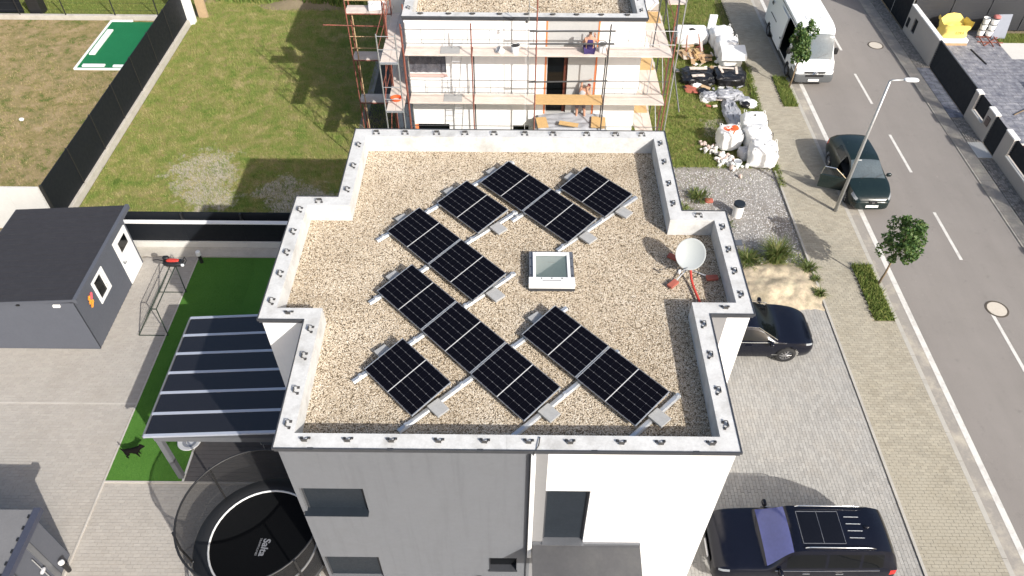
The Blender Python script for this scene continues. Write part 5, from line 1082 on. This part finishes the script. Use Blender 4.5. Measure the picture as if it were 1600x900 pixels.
# ------------------------------------------------------------------ bags and building rubble on the verge
def bulk_bag(lb, c, sz, rz, seed, m=None, print_=False):
    t = thing('bulk_bag', lb, 'bag', c, 'white bulk bags on the grass verge'); t.rotation_euler = (0, 0, rz)
    MB().lump((0, 0, sz[2] / 2), sz, .44, .15, 2.5, 40, 20, seed).build('body', m or m_bag, t, smooth=True, local=True)
    for k in range(4):
        a = math.pi / 4 + k * math.pi / 2; x, y = math.cos(a) * sz[0] * .56, math.sin(a) * sz[1] * .56
        MB().tube([(x * .9, y * .9, sz[2] * .80), (x * 1.02, y * 1.02, sz[2] * 1.04), (x * .96 + .08, y * .96, sz[2] * 1.02), (x * 1.0 + .1, y * 1.0, sz[2] * .72)], .014, 5).build('lifting_loop', m_darksteel if k == 3 else m_bag, t, local=True)
    return t
hb = bulk_bag('white bulk bag printed with a red heart, standing beside rubble', (9.38, 27.85, 0), (1.02, .95, .92), .08, 1)
def heart(a): return (16 * math.sin(a) ** 3 / 17, (13 * math.cos(a) - 5 * math.cos(2 * a) - 2 * math.cos(3 * a) - math.cos(4 * a)) / 17)
from mathutils.bvhtree import BVHTree
body_me = KIDS[hb.name][0].data; tree_ = BVHTree.FromPolygons([v.co for v in body_me.vertices], [p.vertices[:] for p in body_me.polygons])
def drape(x, y, d=.008):
    h = tree_.ray_cast(Vector((x, y, 3)), Vector((0, 0, -1)))
    return (x, y, (h[0].z if h[0] else .9) + d)
hm_ = MB(); hp = [heart(k / 40 * 2 * math.pi) for k in range(40)]; NR = 9
hm_.add([drape(0, -.04)] + [drape(x * .36 * r_ / NR, -.05 + y * .34 * r_ / NR) for r_ in range(1, NR + 1) for x, y in hp],
        [(0, k + 1, (k + 1) % 40 + 1) for k in range(40)] + [(1 + (r_ - 1) * 40 + k, 1 + r_ * 40 + k, 1 + r_ * 40 + (k + 1) % 40, 1 + (r_ - 1) * 40 + (k + 1) % 40) for r_ in range(1, NR) for k in range(40)])
hm_.build('heart_print', m_heart, hb, local=True, smooth=True)
for x, y, w in ((-.17, .09, .09), (-.05, .05, .10), (-.12, -.0, .16), (-.10, -.17, .06)): MB().obox((x, y, drape(x, y)[2] + .008), (w, .035, .012), rz=.15).build('print_mark', m_bag, hb, local=True)
bulk_bag('nearest white bulk bag of the pile beside the sidewalk', (10.55, 26.62, 0), (1.18, 1.05, .98), -.18, 2)
bulk_bag('middle white bulk bag of the pile beside the sidewalk', (10.55, 27.75, 0), (1.08, 1.05, 1.0), .1, 3)
bulk_bag('farthest white bulk bag of the pile beside the red heart bag', (10.62, 28.82, 0), (1.1, .95, .95), -.05, 4)
bulk_bag('grey sagging bag wedged between the heart bag and the white pile', (9.95, 27.0, 0), (.55, .6, .45), .3, 5, m_bag_grey)
bulk_bag('farthest white bag in the row behind the black wrapped pallet', (10.62, 36.75, 0), (1.15, 1.1, .92), .05, 6)
bulk_bag('white bag in the middle of the row behind the black wrapped pallet', (10.70, 35.70, 0), (1.12, 1.0, .95), -.08, 7)
bulk_bag('white bag partly under a flat white sheet behind the black pallet', (10.75, 34.75, 0), (1.1, .9, .85), .08, 8)
t = MB().grid(lambda u, v: (10.12 + u * 1.22 + v * .08, 34.0 + v * 1.1, .92 + .05 * noise.noise((u * 3, v * 3, 3)) - .25 * max(0, .12 - v) / .12 + .0), 20, 18).build('white_sheet', m_bag, smooth=True); tag(t, 'flat white plastic sheet draped over the bag row near the black pallet', 'sheet')
def pile(nm, lb, cat, c, sz, m, seed, amp=.14, e=.5, fr=2.4):
    t = MB().lump((0, 0, sz[2] / 2), sz, e, amp, fr, 40, 20, seed).build(nm, m, smooth=True); t.location = c; return tag(t, lb, cat)
pile('wrapped_pallet', 'pallet wrapped in glossy black film with wooden slats on top', 'pallet', (10.40, 33.2, 0), (1.5, 1.3, .56), m_blackfilm, 3, .2, .45, 3)
pile('film_heap', 'heap of black film with two planks on top beside the scaffold', 'plastic film', (8.95, 33.3, 0), (1.7, 1.35, .42), m_blackfilm, 5, .32, .55, 3)
pile('film_heap', 'crumpled grey film bundle left of the grey film tail', 'plastic film', (9.15, 31.55, 0), (.75, .6, .38), m_greyfilm, 6, .26, .8, 3.5)
pile('film_heap', 'crumpled grey and white film heap in front of the black pallet', 'plastic film', (10.1, 31.65, 0), (1.3, .8, .42), m_greyfilm, 7, .30, .8, 3.5)
pile('film_heap', 'grey film trailing over the grass to the white bag pile', 'plastic film', (10.0, 30.2, 0), (.75, 2.3, .28), m_greyfilm, 8, .32, .8, 3.5)
pile('film_heap', 'grey film wedged against the far side of the white bag pile', 'plastic film', (9.92, 29.0, 0), (.6, .9, .4), m_greyfilm, 9, .28, .7, 3)
pile('covered_stack', 'low stack under a white cover beside the timber pile', 'stack', (9.15, 37.2, 0), (1.7, 1.15, .65), m_bag, 10, .08, .3)
for (x, y, z, l, w, rz), lb in (((10.25, 33.45, .60, .75, .12, -.12), 'wooden slat lying across the black wrapped pallet'), ((9.98, 33.35, .585, .12, .62, .1), 'left cross slat on the black wrapped pallet'), ((10.72, 33.25, .585, .12, .62, -.12), 'right cross slat on the black wrapped pallet'), ((8.95, 33.65, .45, .85, .2, .03), 'farther plank on the black film heap'), ((8.85, 33.0, .43, .62, .2, .12), 'nearer plank on the black film heap')):
    t = MB().obox((0, 0, 0), (l, w, .04)).build('loose_board', m_plank_deck, bevel=.004); t.location = (x, y, z); t.rotation_euler = (0, 0, rz); tag(t, lb, 'board')
TP = thing('timber_pile', 'untidy pile of boards and short timber beside the scaffold', 'timber pile', (9.05, 35.6, 0)); rr = random.Random(2)
for k in range(46): MB().obox((9.0 + rr.uniform(-.6, .6), 35.55 + rr.uniform(-.7, .6), .04 + .5 * (k / 46) * rr.uniform(.5, 1)), (rr.uniform(.25, .9), rr.uniform(.08, .22), rr.uniform(.02, .06)), rot=Euler((rr.uniform(-.15, .15), rr.uniform(-.15, .15), rr.choice((0, 1.57)) + rr.uniform(-.3, .3)))).build('board', rr.choice((m_wood, m_plank_deck, m_osb, m_cardboard, m_wood)), TP)
for a, b in (((9.3, 35.2, .5), (9.25, 36.0, 1.0)), ((8.6, 35.3, .4), (8.7, 36.1, .9))): MB().tube([a, b], .03, 6).build('steel_prop', m_rust, TP)
t = MB().obox((0, 0, 0), (.42, .12, 1.15)).build('polystyrene_board', m_white, bevel=.01); t.location = (10.28, 37.75, .57); t.rotation_euler = (-.12, .08, .1); tag(t, 'tall white polystyrene board standing behind the white bag row', 'board')
t = pile('brown_sheet', 'rust brown sheet lying on the grass below the black film heap', 'sheet', (8.45, 32.4, 0), (.6, .7, .1), m_brickred, 12, .1)
RP = thing('rubble_pile', 'pile of pale broken stones beside the heart bag', 'rubble', (8.8, 26.9, 0)); rr = random.Random(8)
sm_ = [MB().lump((0, 0, 0), (.22, .17, .15), .6, .25, 1.8, 8, 6, k, flat=False).build('rubble_stone', m, RP, local=True) for k, m in enumerate((m_concrete_light, m_capwhite, mat('pink_stone', (.5, .40, .36), .9, .15, 8)))]
for k in range(90):
    s = rr.random(); x, y = 8.3 + s * 1.2 + rr.gauss(0, .22), 27.7 - s * 1.5 + rr.gauss(0, .22); c = sm_[k] if k < 3 else again(sm_[k % 3], None, 0, RP); c.location = (x - 8.8, y - 26.9, .05 + abs(rr.gauss(0, .07))); c.rotation_euler = (rr.random() * 3, rr.random() * 3, rr.random() * 6); f = rr.uniform(.5, 1.15); c.scale = (f, f, f)
bucket('bucket', (9.50, 26.33, .02), .16, .28, mat('pale_blue_pail', (.5, .58, .6), .5, .05, 8), m_white, 'pale blue pail standing between the rubble and the white bags', fill=m_greyfilm)

DB = thing('site_debris', 'scattered boards, film scraps and broken pieces around the black film heaps', 'debris', (9.6, 32.6, 0)); rr = random.Random(21)
for k in range(70):
    x, y = rr.gauss(9.5, .85), rr.gauss(33.2, 1.3)
    if x > 11.3 or x < 7.4: continue
    m = rr.choice((m_wood, m_plank_deck, m_cardboard, m_greyfilm, m_bag, m_blackfilm, m_brickred, m_plank_deck))
    MB().obox((x, y, rr.uniform(.03, .16)), (rr.uniform(.12, .7), rr.uniform(.06, .22), rr.uniform(.02, .07)), rot=Euler((rr.uniform(-.3, .3), rr.uniform(-.3, .3), rr.uniform(0, 3.1)))).build('scrap', m, DB)
for k in range(9):
    MB().lump((rr.uniform(8.3, 11), rr.uniform(30.8, 34.3), .10), (rr.uniform(.3, .8), rr.uniform(.3, .7), rr.uniform(.16, .36)), .7, .3, 3.2, 16, 10, k + 40).build('film_scrap', rr.choice((m_blackfilm, m_greyfilm, m_bag)), DB, smooth=True)

# ------------------------------------------------------------------ vehicles
def pchip(xs, ys, x):
    n = len(xs)
    if x <= xs[0]: return ys[0]
    if x >= xs[-1]: return ys[-1]
    h = [xs[i + 1] - xs[i] for i in range(n - 1)]; d = [(ys[i + 1] - ys[i]) / h[i] for i in range(n - 1)]
    m = [d[0]] + [0 if d[i - 1] * d[i] <= 0 else 2 * d[i - 1] * d[i] / (d[i - 1] + d[i]) for i in range(1, n - 1)] + [d[-1]]
    i = max(k for k in range(n - 1) if xs[k] <= x); t = (x - xs[i]) / h[i]
    return (2 * t ** 3 - 3 * t * t + 1) * ys[i] + (t ** 3 - 2 * t * t + t) * h[i] * m[i] + (-2 * t ** 3 + 3 * t * t) * ys[i + 1] + (t ** 3 - t * t) * h[i] * m[i + 1]
def car_shell(root, st, cls, mats, crown=.05, step=.035, interior=True):
    """st rows: x, zb, ws, zm, wm, zs, wb, zr, wr ; local axes x forward, z up"""
    st = sorted(st); xs = [s[0] for s in st]; X = []
    n = int((xs[-1] - xs[0]) / step); X = [xs[0] + (xs[-1] - xs[0]) * i / n for i in range(n + 1)]
    SEG = [('A', 4), ('B', 5), ('C', 6), ('D', 8)]
    def sect(x):
        zb, ws, zm, wm, zs, wb, zr, wr = [pchip(xs, [s[k] for s in st], x) for k in range(1, 9)]
        c = min(crown, max(.01, (zr - zs) * .5)); out = []
        for k in range(4): t = k / 4; out.append((ws + (wm - ws) * math.sin(t * math.pi / 2), zb + (zm - zb) * t))
        for k in range(5): t = k / 5; out.append((wm + (wb - wm) * t * t, zm + (zs - zm) * t))
        for k in range(6): t = k / 6; out.append((wb + (wr - wb) * t + .018 * math.sin(t * math.pi), zs + (zr - c - zs) * t))
        for k in range(9): t = k / 8; out.append((wr * (1 - t), zr - c * (1 - t) ** 2.2))
        return out
    seg = sum([[(s, (k + .5) / c) for k in range(c)] for s, c in SEG], [])
    T = [sect(x) for x in X]; mbs = {}
    for sd in (1, -1):
        for i in range(n):
            for j in range(len(seg)):
                q = [(X[i], sd * T[i][j][0], T[i][j][1]), (X[i + 1], sd * T[i + 1][j][0], T[i + 1][j][1]), (X[i + 1], sd * T[i + 1][j + 1][0], T[i + 1][j + 1][1]), (X[i], sd * T[i][j + 1][0], T[i][j + 1][1])]
                cx = (X[i] + X[i + 1]) / 2; cz = sum(p[2] for p in q) / 4; cy = sum(p[1] for p in q) / 4
                k = cls(cx, cy, cz, seg[j][0], seg[j][1], sd)
                if k is None: continue
                mbs.setdefault(k, MB()).add(q, [(0, 1, 2, 3) if sd < 0 else (3, 2, 1, 0)])
    for i in (0, n):
        r_ = T[i]; vs = [(X[i], y, z) for y, z in r_] + [(X[i], -y, z) for y, z in r_[::-1]]; mbs['body'].add(vs, [tuple(range(len(vs)))])
    items = []
    for k, m in mbs.items():
        if k in ('body', 'bumper', 'cladding'): items.append((k, m)); continue
        par = {}
        def find(a):
            while par.setdefault(a, a) != a: a = par[a]
            return a
        key = lambda v: (round(v[0], 4), round(v[1], 4), round(v[2], 4))
        for f in m.f:
            r0 = find(key(m.v[f[0]]))
            for i in f[1:]: par[find(key(m.v[i]))] = find(r0)
        grp = {}
        for f in m.f: grp.setdefault(find(key(m.v[f[0]])), MB()).add([m.v[i] for i in f], [tuple(range(len(f)))])
        items += [(k, g) for g in grp.values() if len(g.f) > 3]
    for k, m in items:
        o = m.build(k, mats.get(k, mats['body']), root, smooth=True, local=True)
        bm = bmesh.new(); bm.from_mesh(o.data); bmesh.ops.remove_doubles(bm, verts=bm.verts, dist=.0006); bm.to_mesh(o.data); bm.free()
        try: o.data.set_sharp_from_angle(angle=R(38))
        except Exception: pass
def wheel(root, x, y, r, w, sd, spokes=10, rimm=None):
    rm = Euler((R(90), 0, 0)).to_matrix(); prof = [(r * .66, -w / 2), (r * .93, -w / 2), (r, -w * .33), (r, w * .33), (r * .93, w / 2), (r * .66, w / 2)]
    ty = MB().lathe(prof, (x, y, r), 28, False, rm).build('tyre', m_rubber, root, smooth=True, local=True)
    m = MB(); o = y + sd * w * .40
    m.lathe([(r * .66, -.02), (r * .60, .015), (r * .56, -.03)], (x, o, r), 28, False, Euler((R(-90 * sd), 0, 0)).to_matrix()); m.lathe([(r * .14, 0), (r * .13, .03), (.001, .035)], (x, o - sd * .01, r), 14, False, Euler((R(-90 * sd), 0, 0)).to_matrix())
    for k in range(spokes):
        a = k / spokes * 2 * math.pi; d = Vector((math.cos(a), 0, math.sin(a))); c = Vector((x, o, r)); m.tube([c + d * r * .1, c + d * r * .6], [r * .065, r * .045], 5)
    m.build('rim', rimm or m_rim, ty, local=True); MB().lathe([(.001, 0), (r * .64, 0)], (x, y, r), 20, False, rm).build('brake_disc', m_black, ty, local=True)
    MB().lathe([(.001, 0), (r * 1.22, 0)], (x, y - sd * w * .7, r + .02), 20, False, rm).build('wheel_well', m_interior, root, local=True)
def inner(root, x0, x1, hw, z0, z1, open_side=0):
    m = MB(); m.add([(x0, -hw, z0), (x1, -hw, z0), (x1, hw, z0), (x0, hw, z0), (x0, -hw, z1), (x1, -hw, z1), (x1, hw, z1), (x0, hw, z1)], [(0, 1, 2, 3), (4, 5, 6, 7), (1, 2, 6, 5), (0, 3, 7, 4)] + ([] if open_side < 0 else [(0, 1, 5, 4)]) + ([] if open_side > 0 else [(2, 3, 7, 6)]))
    m.build('interior', m_interior, root, local=True)
def mirror(root, x, y, z, sd, m): 
    MB().lump((x, y + sd * .10, z), (.13, .21, .15), .6, .02, 2, 14, 8).build('mirror', m, root, smooth=True, local=True); MB().tube([(x, y - sd * .04, z - .03), (x, y + sd * .06, z - .01)], .02, 6).build('mirror_arm', m_black, root, local=True)
def arch(ws, r): return lambda x, z: any((x - w) ** 2 + (z - r * 1.02) ** 2 < (r * 1.17) ** 2 for w in ws)

# big black SUV on the driveway, nose towards the house
V = thing('suv', 'large black SUV with roof rails parked on the driveway in front', 'car', (7.54, 9.03, .065), None, math.pi); V.scale = (.945, .945, .945)
st = [(-2.46, .48, .74, .70, .84, 1.02, .80, 1.08, .66), (-2.38, .36, .84, .66, .93, 1.08, .88, 1.34, .64), (-2.12, .30, .90, .62, .965, 1.10, .91, 1.66, .62), (-1.75, .28, .92, .62, .97, 1.10, .92, 1.735, .64), (-.6, .27, .92, .62, .97, 1.08, .93, 1.76, .66), (.25, .27, .92, .62, .97, 1.06, .93, 1.74, .66), (.42, .27, .92, .62, .97, 1.06, .93, 1.70, .66), (1.10, .27, .92, .62, .97, 1.06, .92, 1.18, .82), (1.22, .28, .92, .62, .97, 1.05, .92, 1.13, .84), (1.85, .28, .92, .62, .965, 1.02, .90, 1.09, .80), (2.25, .30, .88, .60, .93, .96, .85, 1.03, .72), (2.42, .34, .80, .58, .84, .90, .76, .95, .62), (2.47, .42, .70, .58, .74, .80, .68, .84, .55)]
ar = arch((1.50, -1.45), .37)
def cls(x, y, z, s, f, sd):
    if s in 'AB' and ar(x, z): return None
    if s == 'A' and f < .5: return 'cladding'
    if s == 'B' and f > .7 and 2.08 < x < 2.38: return 'headlight'
    if s == 'B' and f > .5 and x < -2.2: return 'tail_light'
    if s == 'D' and .46 < x < 1.08: return 'windshield'
    if s == 'D' and x < -2.18 and f < .9 and x > -2.36: return 'rear_window'
    if s == 'C' and .1 < f < .9 and (-.42 < x < .62 or -1.32 < x < -.50 or -1.95 < x < -1.42): return 'side_window'
    if s == 'D' and f > .32 and (-.34 < x < .18 or -.92 < x < -.38): return 'sunroof'
    return 'body'
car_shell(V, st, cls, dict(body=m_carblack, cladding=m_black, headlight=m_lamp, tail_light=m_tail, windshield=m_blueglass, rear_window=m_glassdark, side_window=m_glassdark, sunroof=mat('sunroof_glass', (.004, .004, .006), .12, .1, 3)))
inner(V, -2.0, 1.0, .80, .35, 1.05)
for sd in (1, -1):
    for x in (1.50, -1.45): wheel(V, x, sd * .84, .37, .24, sd)
    mirror(V, .78, sd * .93, 1.14, sd, m_carblack)
    MB().tube([(.18, sd * .60, 1.75), (.05, sd * .60, 1.80), (-1.55, sd * .60, 1.79), (-1.70, sd * .60, 1.74)], .018, 8).build('roof_rail', m_chrome, V, smooth=True, local=True)
    MB().tube([(.9, sd * .936, 1.07), (-.4, sd * .94, 1.088), (-1.9, sd * .922, 1.11)], .010, 6).build('window_trim', m_chrome, V, local=True)
    for x in (.05, -.85): MB().obox((x, sd * .965, .98), (.2, .03, .03)).build('door_handle', m_chrome, V, local=True, bevel=.006)
for q in (((.19, -.46), (.19, .46)), ((-.36, -.46), (-.36, .46)), ((-.94, -.46), (-.94, .46)), ((.19, -.46), (-.94, -.46)), ((.19, .46), (-.94, .46))): MB().tube([(q[0][0], q[0][1], 1.742 if abs(q[0][0]) < .3 else 1.752), (q[1][0], q[1][1], 1.742 if abs(q[1][0]) < .3 else 1.752)], .008, 6).build('sunroof_seal', m_alu_dark, V, local=True)
for y in (-.30, -.10, .10, .30): MB().tube([(-1.08, y, 1.765), (-1.48, y, 1.757)], .010, 6).build('roof_rib', m_alu, V, local=True)
MB().lump((-1.62, 0, 1.77), (.16, .05, .07), .7, .02).build('antenna_fin', m_carblack, V, smooth=True, local=True)
MB().obox((2.44, 0, .68), (.06, .95, .22)).build('grille', m_black, V, local=True); MB().obox((2.48, 0, .45), (.02, .52, .11)).build('number_plate', m_white, V, local=True)

# dark sedan beside the house
V = thing('sedan', 'black sedan with silver window trim half hidden by the house', 'car', (7.52, 16.58, .065), None, 0)
st = [(-2.34, .42, .66, .62, .74, .86, .70, .92, .58), (-2.25, .30, .80, .58, .86, .96, .82, 1.06, .62), (-1.75, .26, .86, .56, .91, .97, .86, 1.14, .66), (-1.0, .25, .87, .55, .92, .96, .87, 1.42, .58), (-.35, .25, .87, .55, .92, .95, .87, 1.47, .58), (.15, .25, .87, .55, .92, .94, .87, 1.45, .58), (.32, .25, .87, .55, .92, .94, .87, 1.41, .58), (1.12, .25, .87, .55, .92, .93, .86, 1.00, .76), (1.26, .25, .87, .55, .92, .92, .86, .96, .78), (1.80, .26, .85, .54, .91, .86, .82, .90, .70), (2.12, .28, .80, .52, .86, .78, .74, .82, .62), (2.30, .32, .68, .50, .72, .70, .62, .73, .50), (2.36, .38, .52, .48, .56, .60, .50, .63, .40)]
ar2 = arch((1.42, -1.38), .34)
def cls(x, y, z, s, f, sd):
    if s in 'AB' and ar2(x, z): return None
    if s == 'B' and f > .7 and 2.02 < x < 2.26: return 'headlight'
    if s == 'B' and f > .4 and x < -2.1: return 'tail_light'
    if s == 'D' and .38 < x < 1.10: return 'windshield'
    if s == 'D' and -1.7 < x < -1.05: return 'rear_window'
    if s == 'C' and .12 < f < .88 and (-.32 < x < .72 or -1.15 < x < -.40): return 'side_window'
    return 'body'
car_shell(V, st, cls, dict(body=m_carblack, headlight=m_lamp, tail_light=m_tail, windshield=m_glassdark, rear_window=m_glassdark, side_window=m_glassdark))
inner(V, -1.6, 1.0, .76, .3, .92)
for sd in (1, -1):
    for x in (1.42, -1.38): wheel(V, x, sd * .80, .34, .22, sd, 10)
    mirror(V, .80, sd * .87, 1.0, sd, m_carblack)
    MB().tube([(1.02, sd * .88, .975), (.2, sd * .895, .985), (-1.5, sd * .88, 1.01)], .011, 6).build('window_trim', m_chrome, V, local=True)
    MB().tube([(1.02, sd * .80, 1.02), (.38, sd * .61, 1.40), (-.3, sd * .605, 1.455), (-1.1, sd * .61, 1.40)], .011, 6).build('roof_trim', m_chrome, V, local=True)
    for x in (.10, -.80): MB().obox((x, sd * .915, .86), (.2, .03, .03)).build('door_handle', m_carblack, V, local=True, bevel=.006)
    MB().obox((1.02, sd * .925, .42), (.2, .012, .03)).build('side_badge', m_chrome, V, local=True)
MB().obox((2.35, 0, .55), (.05, .62, .16)).build('grille', m_black, V, local=True); MB().obox((2.385, 0, .40), (.02, .52, .11)).build('number_plate', m_white, V, local=True)

# dark green hatchback with its door open
V = thing('hatchback', 'dark green hatchback at the kerb with its front door open', 'car', (14.20, 25.30, .004), None, R(-90)); V.scale = (.94, .96, .96)
st = [(-2.06, .44, .62, .64, .72, .92, .68, .98, .56), (-1.98, .32, .76, .60, .84, .98, .80, 1.18, .58), (-1.60, .26, .82, .56, .875, .99, .84, 1.40, .58), (-.9, .25, .83, .55, .88, .98, .85, 1.46, .59), (-.2, .25, .83, .55, .88, .96, .85, 1.47, .60), (.12, .25, .83, .55, .88, .95, .85, 1.43, .60), (.98, .25, .83, .55, .88, .94, .84, 1.02, .74), (1.12, .25, .83, .55, .88, .93, .84, .98, .76), (1.60, .26, .82, .54, .87, .86, .78, .90, .66), (1.88, .28, .76, .50, .80, .76, .68, .80, .58), (2.03, .34, .62, .48, .66, .66, .54, .69, .44), (2.08, .40, .5, .48, .52, .58, .44, .61, .36)]
ar3 = arch((1.30, -1.22), .31)
def cls(x, y, z, s, f, sd):
    if s in 'AB' and ar3(x, z): return None
    if sd < 0 and -.12 < x < .86 and ((s == 'B') or (s == 'A' and f > .5) or (s == 'C' and f < .9)): return None
    if s == 'B' and f > .5 and 1.66 < x < 1.96: return 'headlight'
    if s == 'B' and f > .4 and x < -1.85: return 'tail_light'
    if s == 'D' and .18 < x < .96: return 'windshield'
    if s == 'D' and -1.9 < x < -1.62: return 'rear_window'
    if s == 'C' and .12 < f < .88 and (-.10 < x < .62 or -1.0 < x < -.20): return 'side_window'
    return 'body'
car_shell(V, st, cls, dict(body=m_cargreen, headlight=m_lamp, tail_light=m_tail, windshield=mat('hatch_windshield', (.085, .105, .115), .05, .3, 1.5, spec=.8), rear_window=m_glassdark, side_window=m_clearglass))
inner(V, -1.5, .95, .80, .32, .9, -1)
for y in (-.38, .38):
    MB().lump((-.02, y, .52), (.52, .48, .22), .5, .03).build('seat_cushion', m_interior, V, smooth=True, local=True); MB().lump((-.28, y, .88), (.20, .46, .72), .5, .03).build('seat_back', m_interior, V, smooth=True, local=True)
for sd in (1, -1):
    for x in (1.30, -1.22): wheel(V, x, sd * .76, .31, .20, sd, 7)
mirror(V, .72, .86, 1.0, 1, m_cargreen)
dr = bpy.data.objects.new('open_door', None)
ang = R(180 + 72); hx, hy = .88, -.86; dd = Vector((math.cos(ang), math.sin(ang), 0)); nn = Vector((-dd.y, dd.x, 0)); dz = lambda u, z, t=0: tuple(Vector((hx, hy, 0)) + dd * u + nn * t + Vector((0, 0, z)))
m = MB(); L = 1.02
for t0, t1 in ((0, .07),):
    pr = [(0, .30), (L, .30), (L + .02, .95), (0, .93)]
    vs = [dz(u, z, 0) for u, z in pr] + [dz(u, z, .07) for u, z in pr]; m.add(vs, [(0, 1, 2, 3), (7, 6, 5, 4), (0, 4, 5, 1), (1, 5, 6, 2), (2, 6, 7, 3), (3, 7, 4, 0)])
DOOR = m.build('open_door', m_cargreen, V, local=True, bevel=.01)
m = MB(); m.tube([dz(.02, .93, .035), dz(.52, 1.38, .10), dz(.98, 1.40, .11), dz(1.02, .95, .035)], .022, 6); m.build('door_frame', m_chrome, DOOR, local=True)
MB().add([dz(.06, .94, .035), dz(.52, 1.36, .10), dz(.97, 1.38, .11), dz(1.0, .96, .035)], [(0, 1, 2, 3)]).build('door_glass', m_clearglass, DOOR, local=True)
MB().lump(dz(.22, 1.0, -.10), (.14, .20, .14), .6, .02).build('mirror', m_cargreen, DOOR, smooth=True, local=True); MB().obox(dz(.82, .80, -.015), (.04, .18, .03)).build('door_handle', m_chrome, DOOR, local=True)
MB().lump((1.95, 0, .42), (.34, 1.42, .44), .45, .0, 2, 36, 12).build('front_bumper', m_cargreen, V, smooth=True, local=True)
MB().obox((2.105, 0, .60), (.04, .34, .15)).build('grille', m_black, V, local=True, bevel=.02); MB().obox((2.13, 0, .42), (.02, .52, .11)).build('number_plate', m_white, V, local=True)
eb = MB().lathe([(.055, 0), (.055, .012), (.001, .014)], (2.125, 0, .61), 16, True, Euler((0, R(90), 0)).to_matrix()).build('emblem', m_chrome, V, local=True)
text_part('S', .10, m_black, V, (14.2, 25.42, 0), (R(90), 0, R(90)), name='emblem_letter', bold=.004).location = (2.142, 0, .61)
MB().obox((.24, -.28, 1.405), (.02, .22, .02)).build('toll_sticker', m_white, V, local=True)
for y in (-.3, .25): MB().tube([(1.0, y, 1.02), (.78, y + .42, 1.10)], .009, 5).build('wiper', m_black, V, local=True)

# white delivery van with its sliding door open
V = thing('delivery_van', 'white high-roofed delivery van with its side door open', 'van', (14.33, 35.80, .004), None, R(-90))
st = [(-3.0, .42, .90, .70, .98, 1.20, .97, 2.40, .84), (-2.9, .32, .95, .66, 1.02, 1.20, 1.01, 2.50, .88), (1.0, .30, .96, .66, 1.02, 1.20, 1.01, 2.52, .88), (1.80, .30, .96, .66, 1.02, 1.20, 1.0, 2.45, .86), (2.02, .30, .96, .66, 1.02, 1.20, .99, 2.24, .83), (2.60, .30, .96, .66, 1.02, 1.12, .97, 1.26, .82), (2.68, .30, .96, .66, 1.01, 1.06, .96, 1.14, .80), (2.88, .32, .92, .62, .98, .98, .90, 1.06, .74), (3.04, .36, .84, .60, .88, .84, .80, .90, .62), (3.10, .42, .74, .58, .78, .72, .70, .76, .52)]
ar4 = arch((2.05, -1.95), .34)
def cls(x, y, z, s, f, sd):
    if s in 'AB' and ar4(x, z): return None
    if sd < 0 and .42 < x < 1.58 and (s == 'B' or (s == 'C' and f < .8) or (s == 'A' and f > .7)): return None
    if s == 'A' and (x > 2.3 or f < .5): return 'bumper'
    if s == 'B' and x > 2.55 and f < .35: return 'bumper'
    if s == 'B' and f > .5 and 2.72 < x < 3.0: return 'headlight'
    if s == 'D' and 2.0 < x < 2.60 and f > .05: return 'windshield'
    if s == 'C' and .10 < f < .62 and 1.86 < x < 2.46: return 'side_window'
    return 'body'
car_shell(V, st, cls, dict(body=m_van, bumper=m_greyplastic, headlight=m_lamp, windshield=mat('van_windshield', (.055, .085, .11), .05, .25, 1.5, spec=.8), side_window=m_glassdark), crown=.05)
inner(V, -2.7, 1.75, .93, .45, 2.35, -1)
for sd in (1, -1):
    for x in (2.05, -1.95): wheel(V, x, sd * .90, .34, .22, sd, 8, m_alu_dark)
    MB().lump((2.02, sd * 1.14, 1.35), (.12, .20, .34), .5, .02).build('mirror', m_black, V, smooth=True, local=True); MB().tube([(2.05, sd * .96, 1.25), (2.03, sd * 1.1, 1.3)], .025, 6).build('mirror_arm', m_black, V, local=True)
m = MB(); m.box(-.88, .40, -1.075, -1.045, .46, 1.20); m.add([(-.88, -1.075, 1.2), (.40, -1.075, 1.2), (.40, -.985, 2.20), (-.88, -.985, 2.20), (-.88, -1.045, 1.2), (.40, -1.045, 1.2), (.40, -.955, 2.2), (-.88, -.955, 2.2)], [(0, 1, 2, 3), (7, 6, 5, 4), (0, 3, 7, 4), (1, 5, 6, 2), (2, 6, 7, 3)])
SDR = m.build('sliding_door', m_van, V, local=True); MB().obox((.26, -1.085, 1.08), (.14, .03, .06)).build('door_handle', m_black, SDR, local=True); MB().obox((-.9, -1.03, 1.28), (2.4, .02, .03)).build('slide_rail', m_greyplastic, V, local=True)
MB().obox((-2.2, -1.03, 1.75), (.22, .012, .16)).build('side_vent', m_greyplastic, V, local=True)
MB().lump((2.98, 0, .50), (.36, 1.86, .44), .3, .0, 2, 40, 14).build('front_bumper', m_greyplastic, V, smooth=True, local=True)
MB().obox((3.13, 0, .82), (.05, .98, .07)).build('grille', m_black, V, local=True); MB().obox((3.15, 0, .66), (.05, .86, .09)).build('grille', m_black, V, local=True); MB().obox((3.18, 0, .44), (.03, .52, .11)).build('number_plate', m_white, V, local=True)
ch = MB()
for z in (.78, .85): ch.tube([(3.17, -.13, z - .05), (3.175, 0, z + .03), (3.17, .13, z - .05)], .018, 5)
ch.build('chevron_emblem', m_chrome, V, local=True)
for k in range(6): MB().obox((1.0 + 0 * k, -.35 + k * .14, 2.523), (.35, .02, .012)).build('roof_rib', m_van, V, local=True)
for y in (-.5, .1): MB().tube([(2.58, y, 1.30), (2.47, y + .5, 1.46)], .010, 5).build('wiper', m_black, V, local=True)
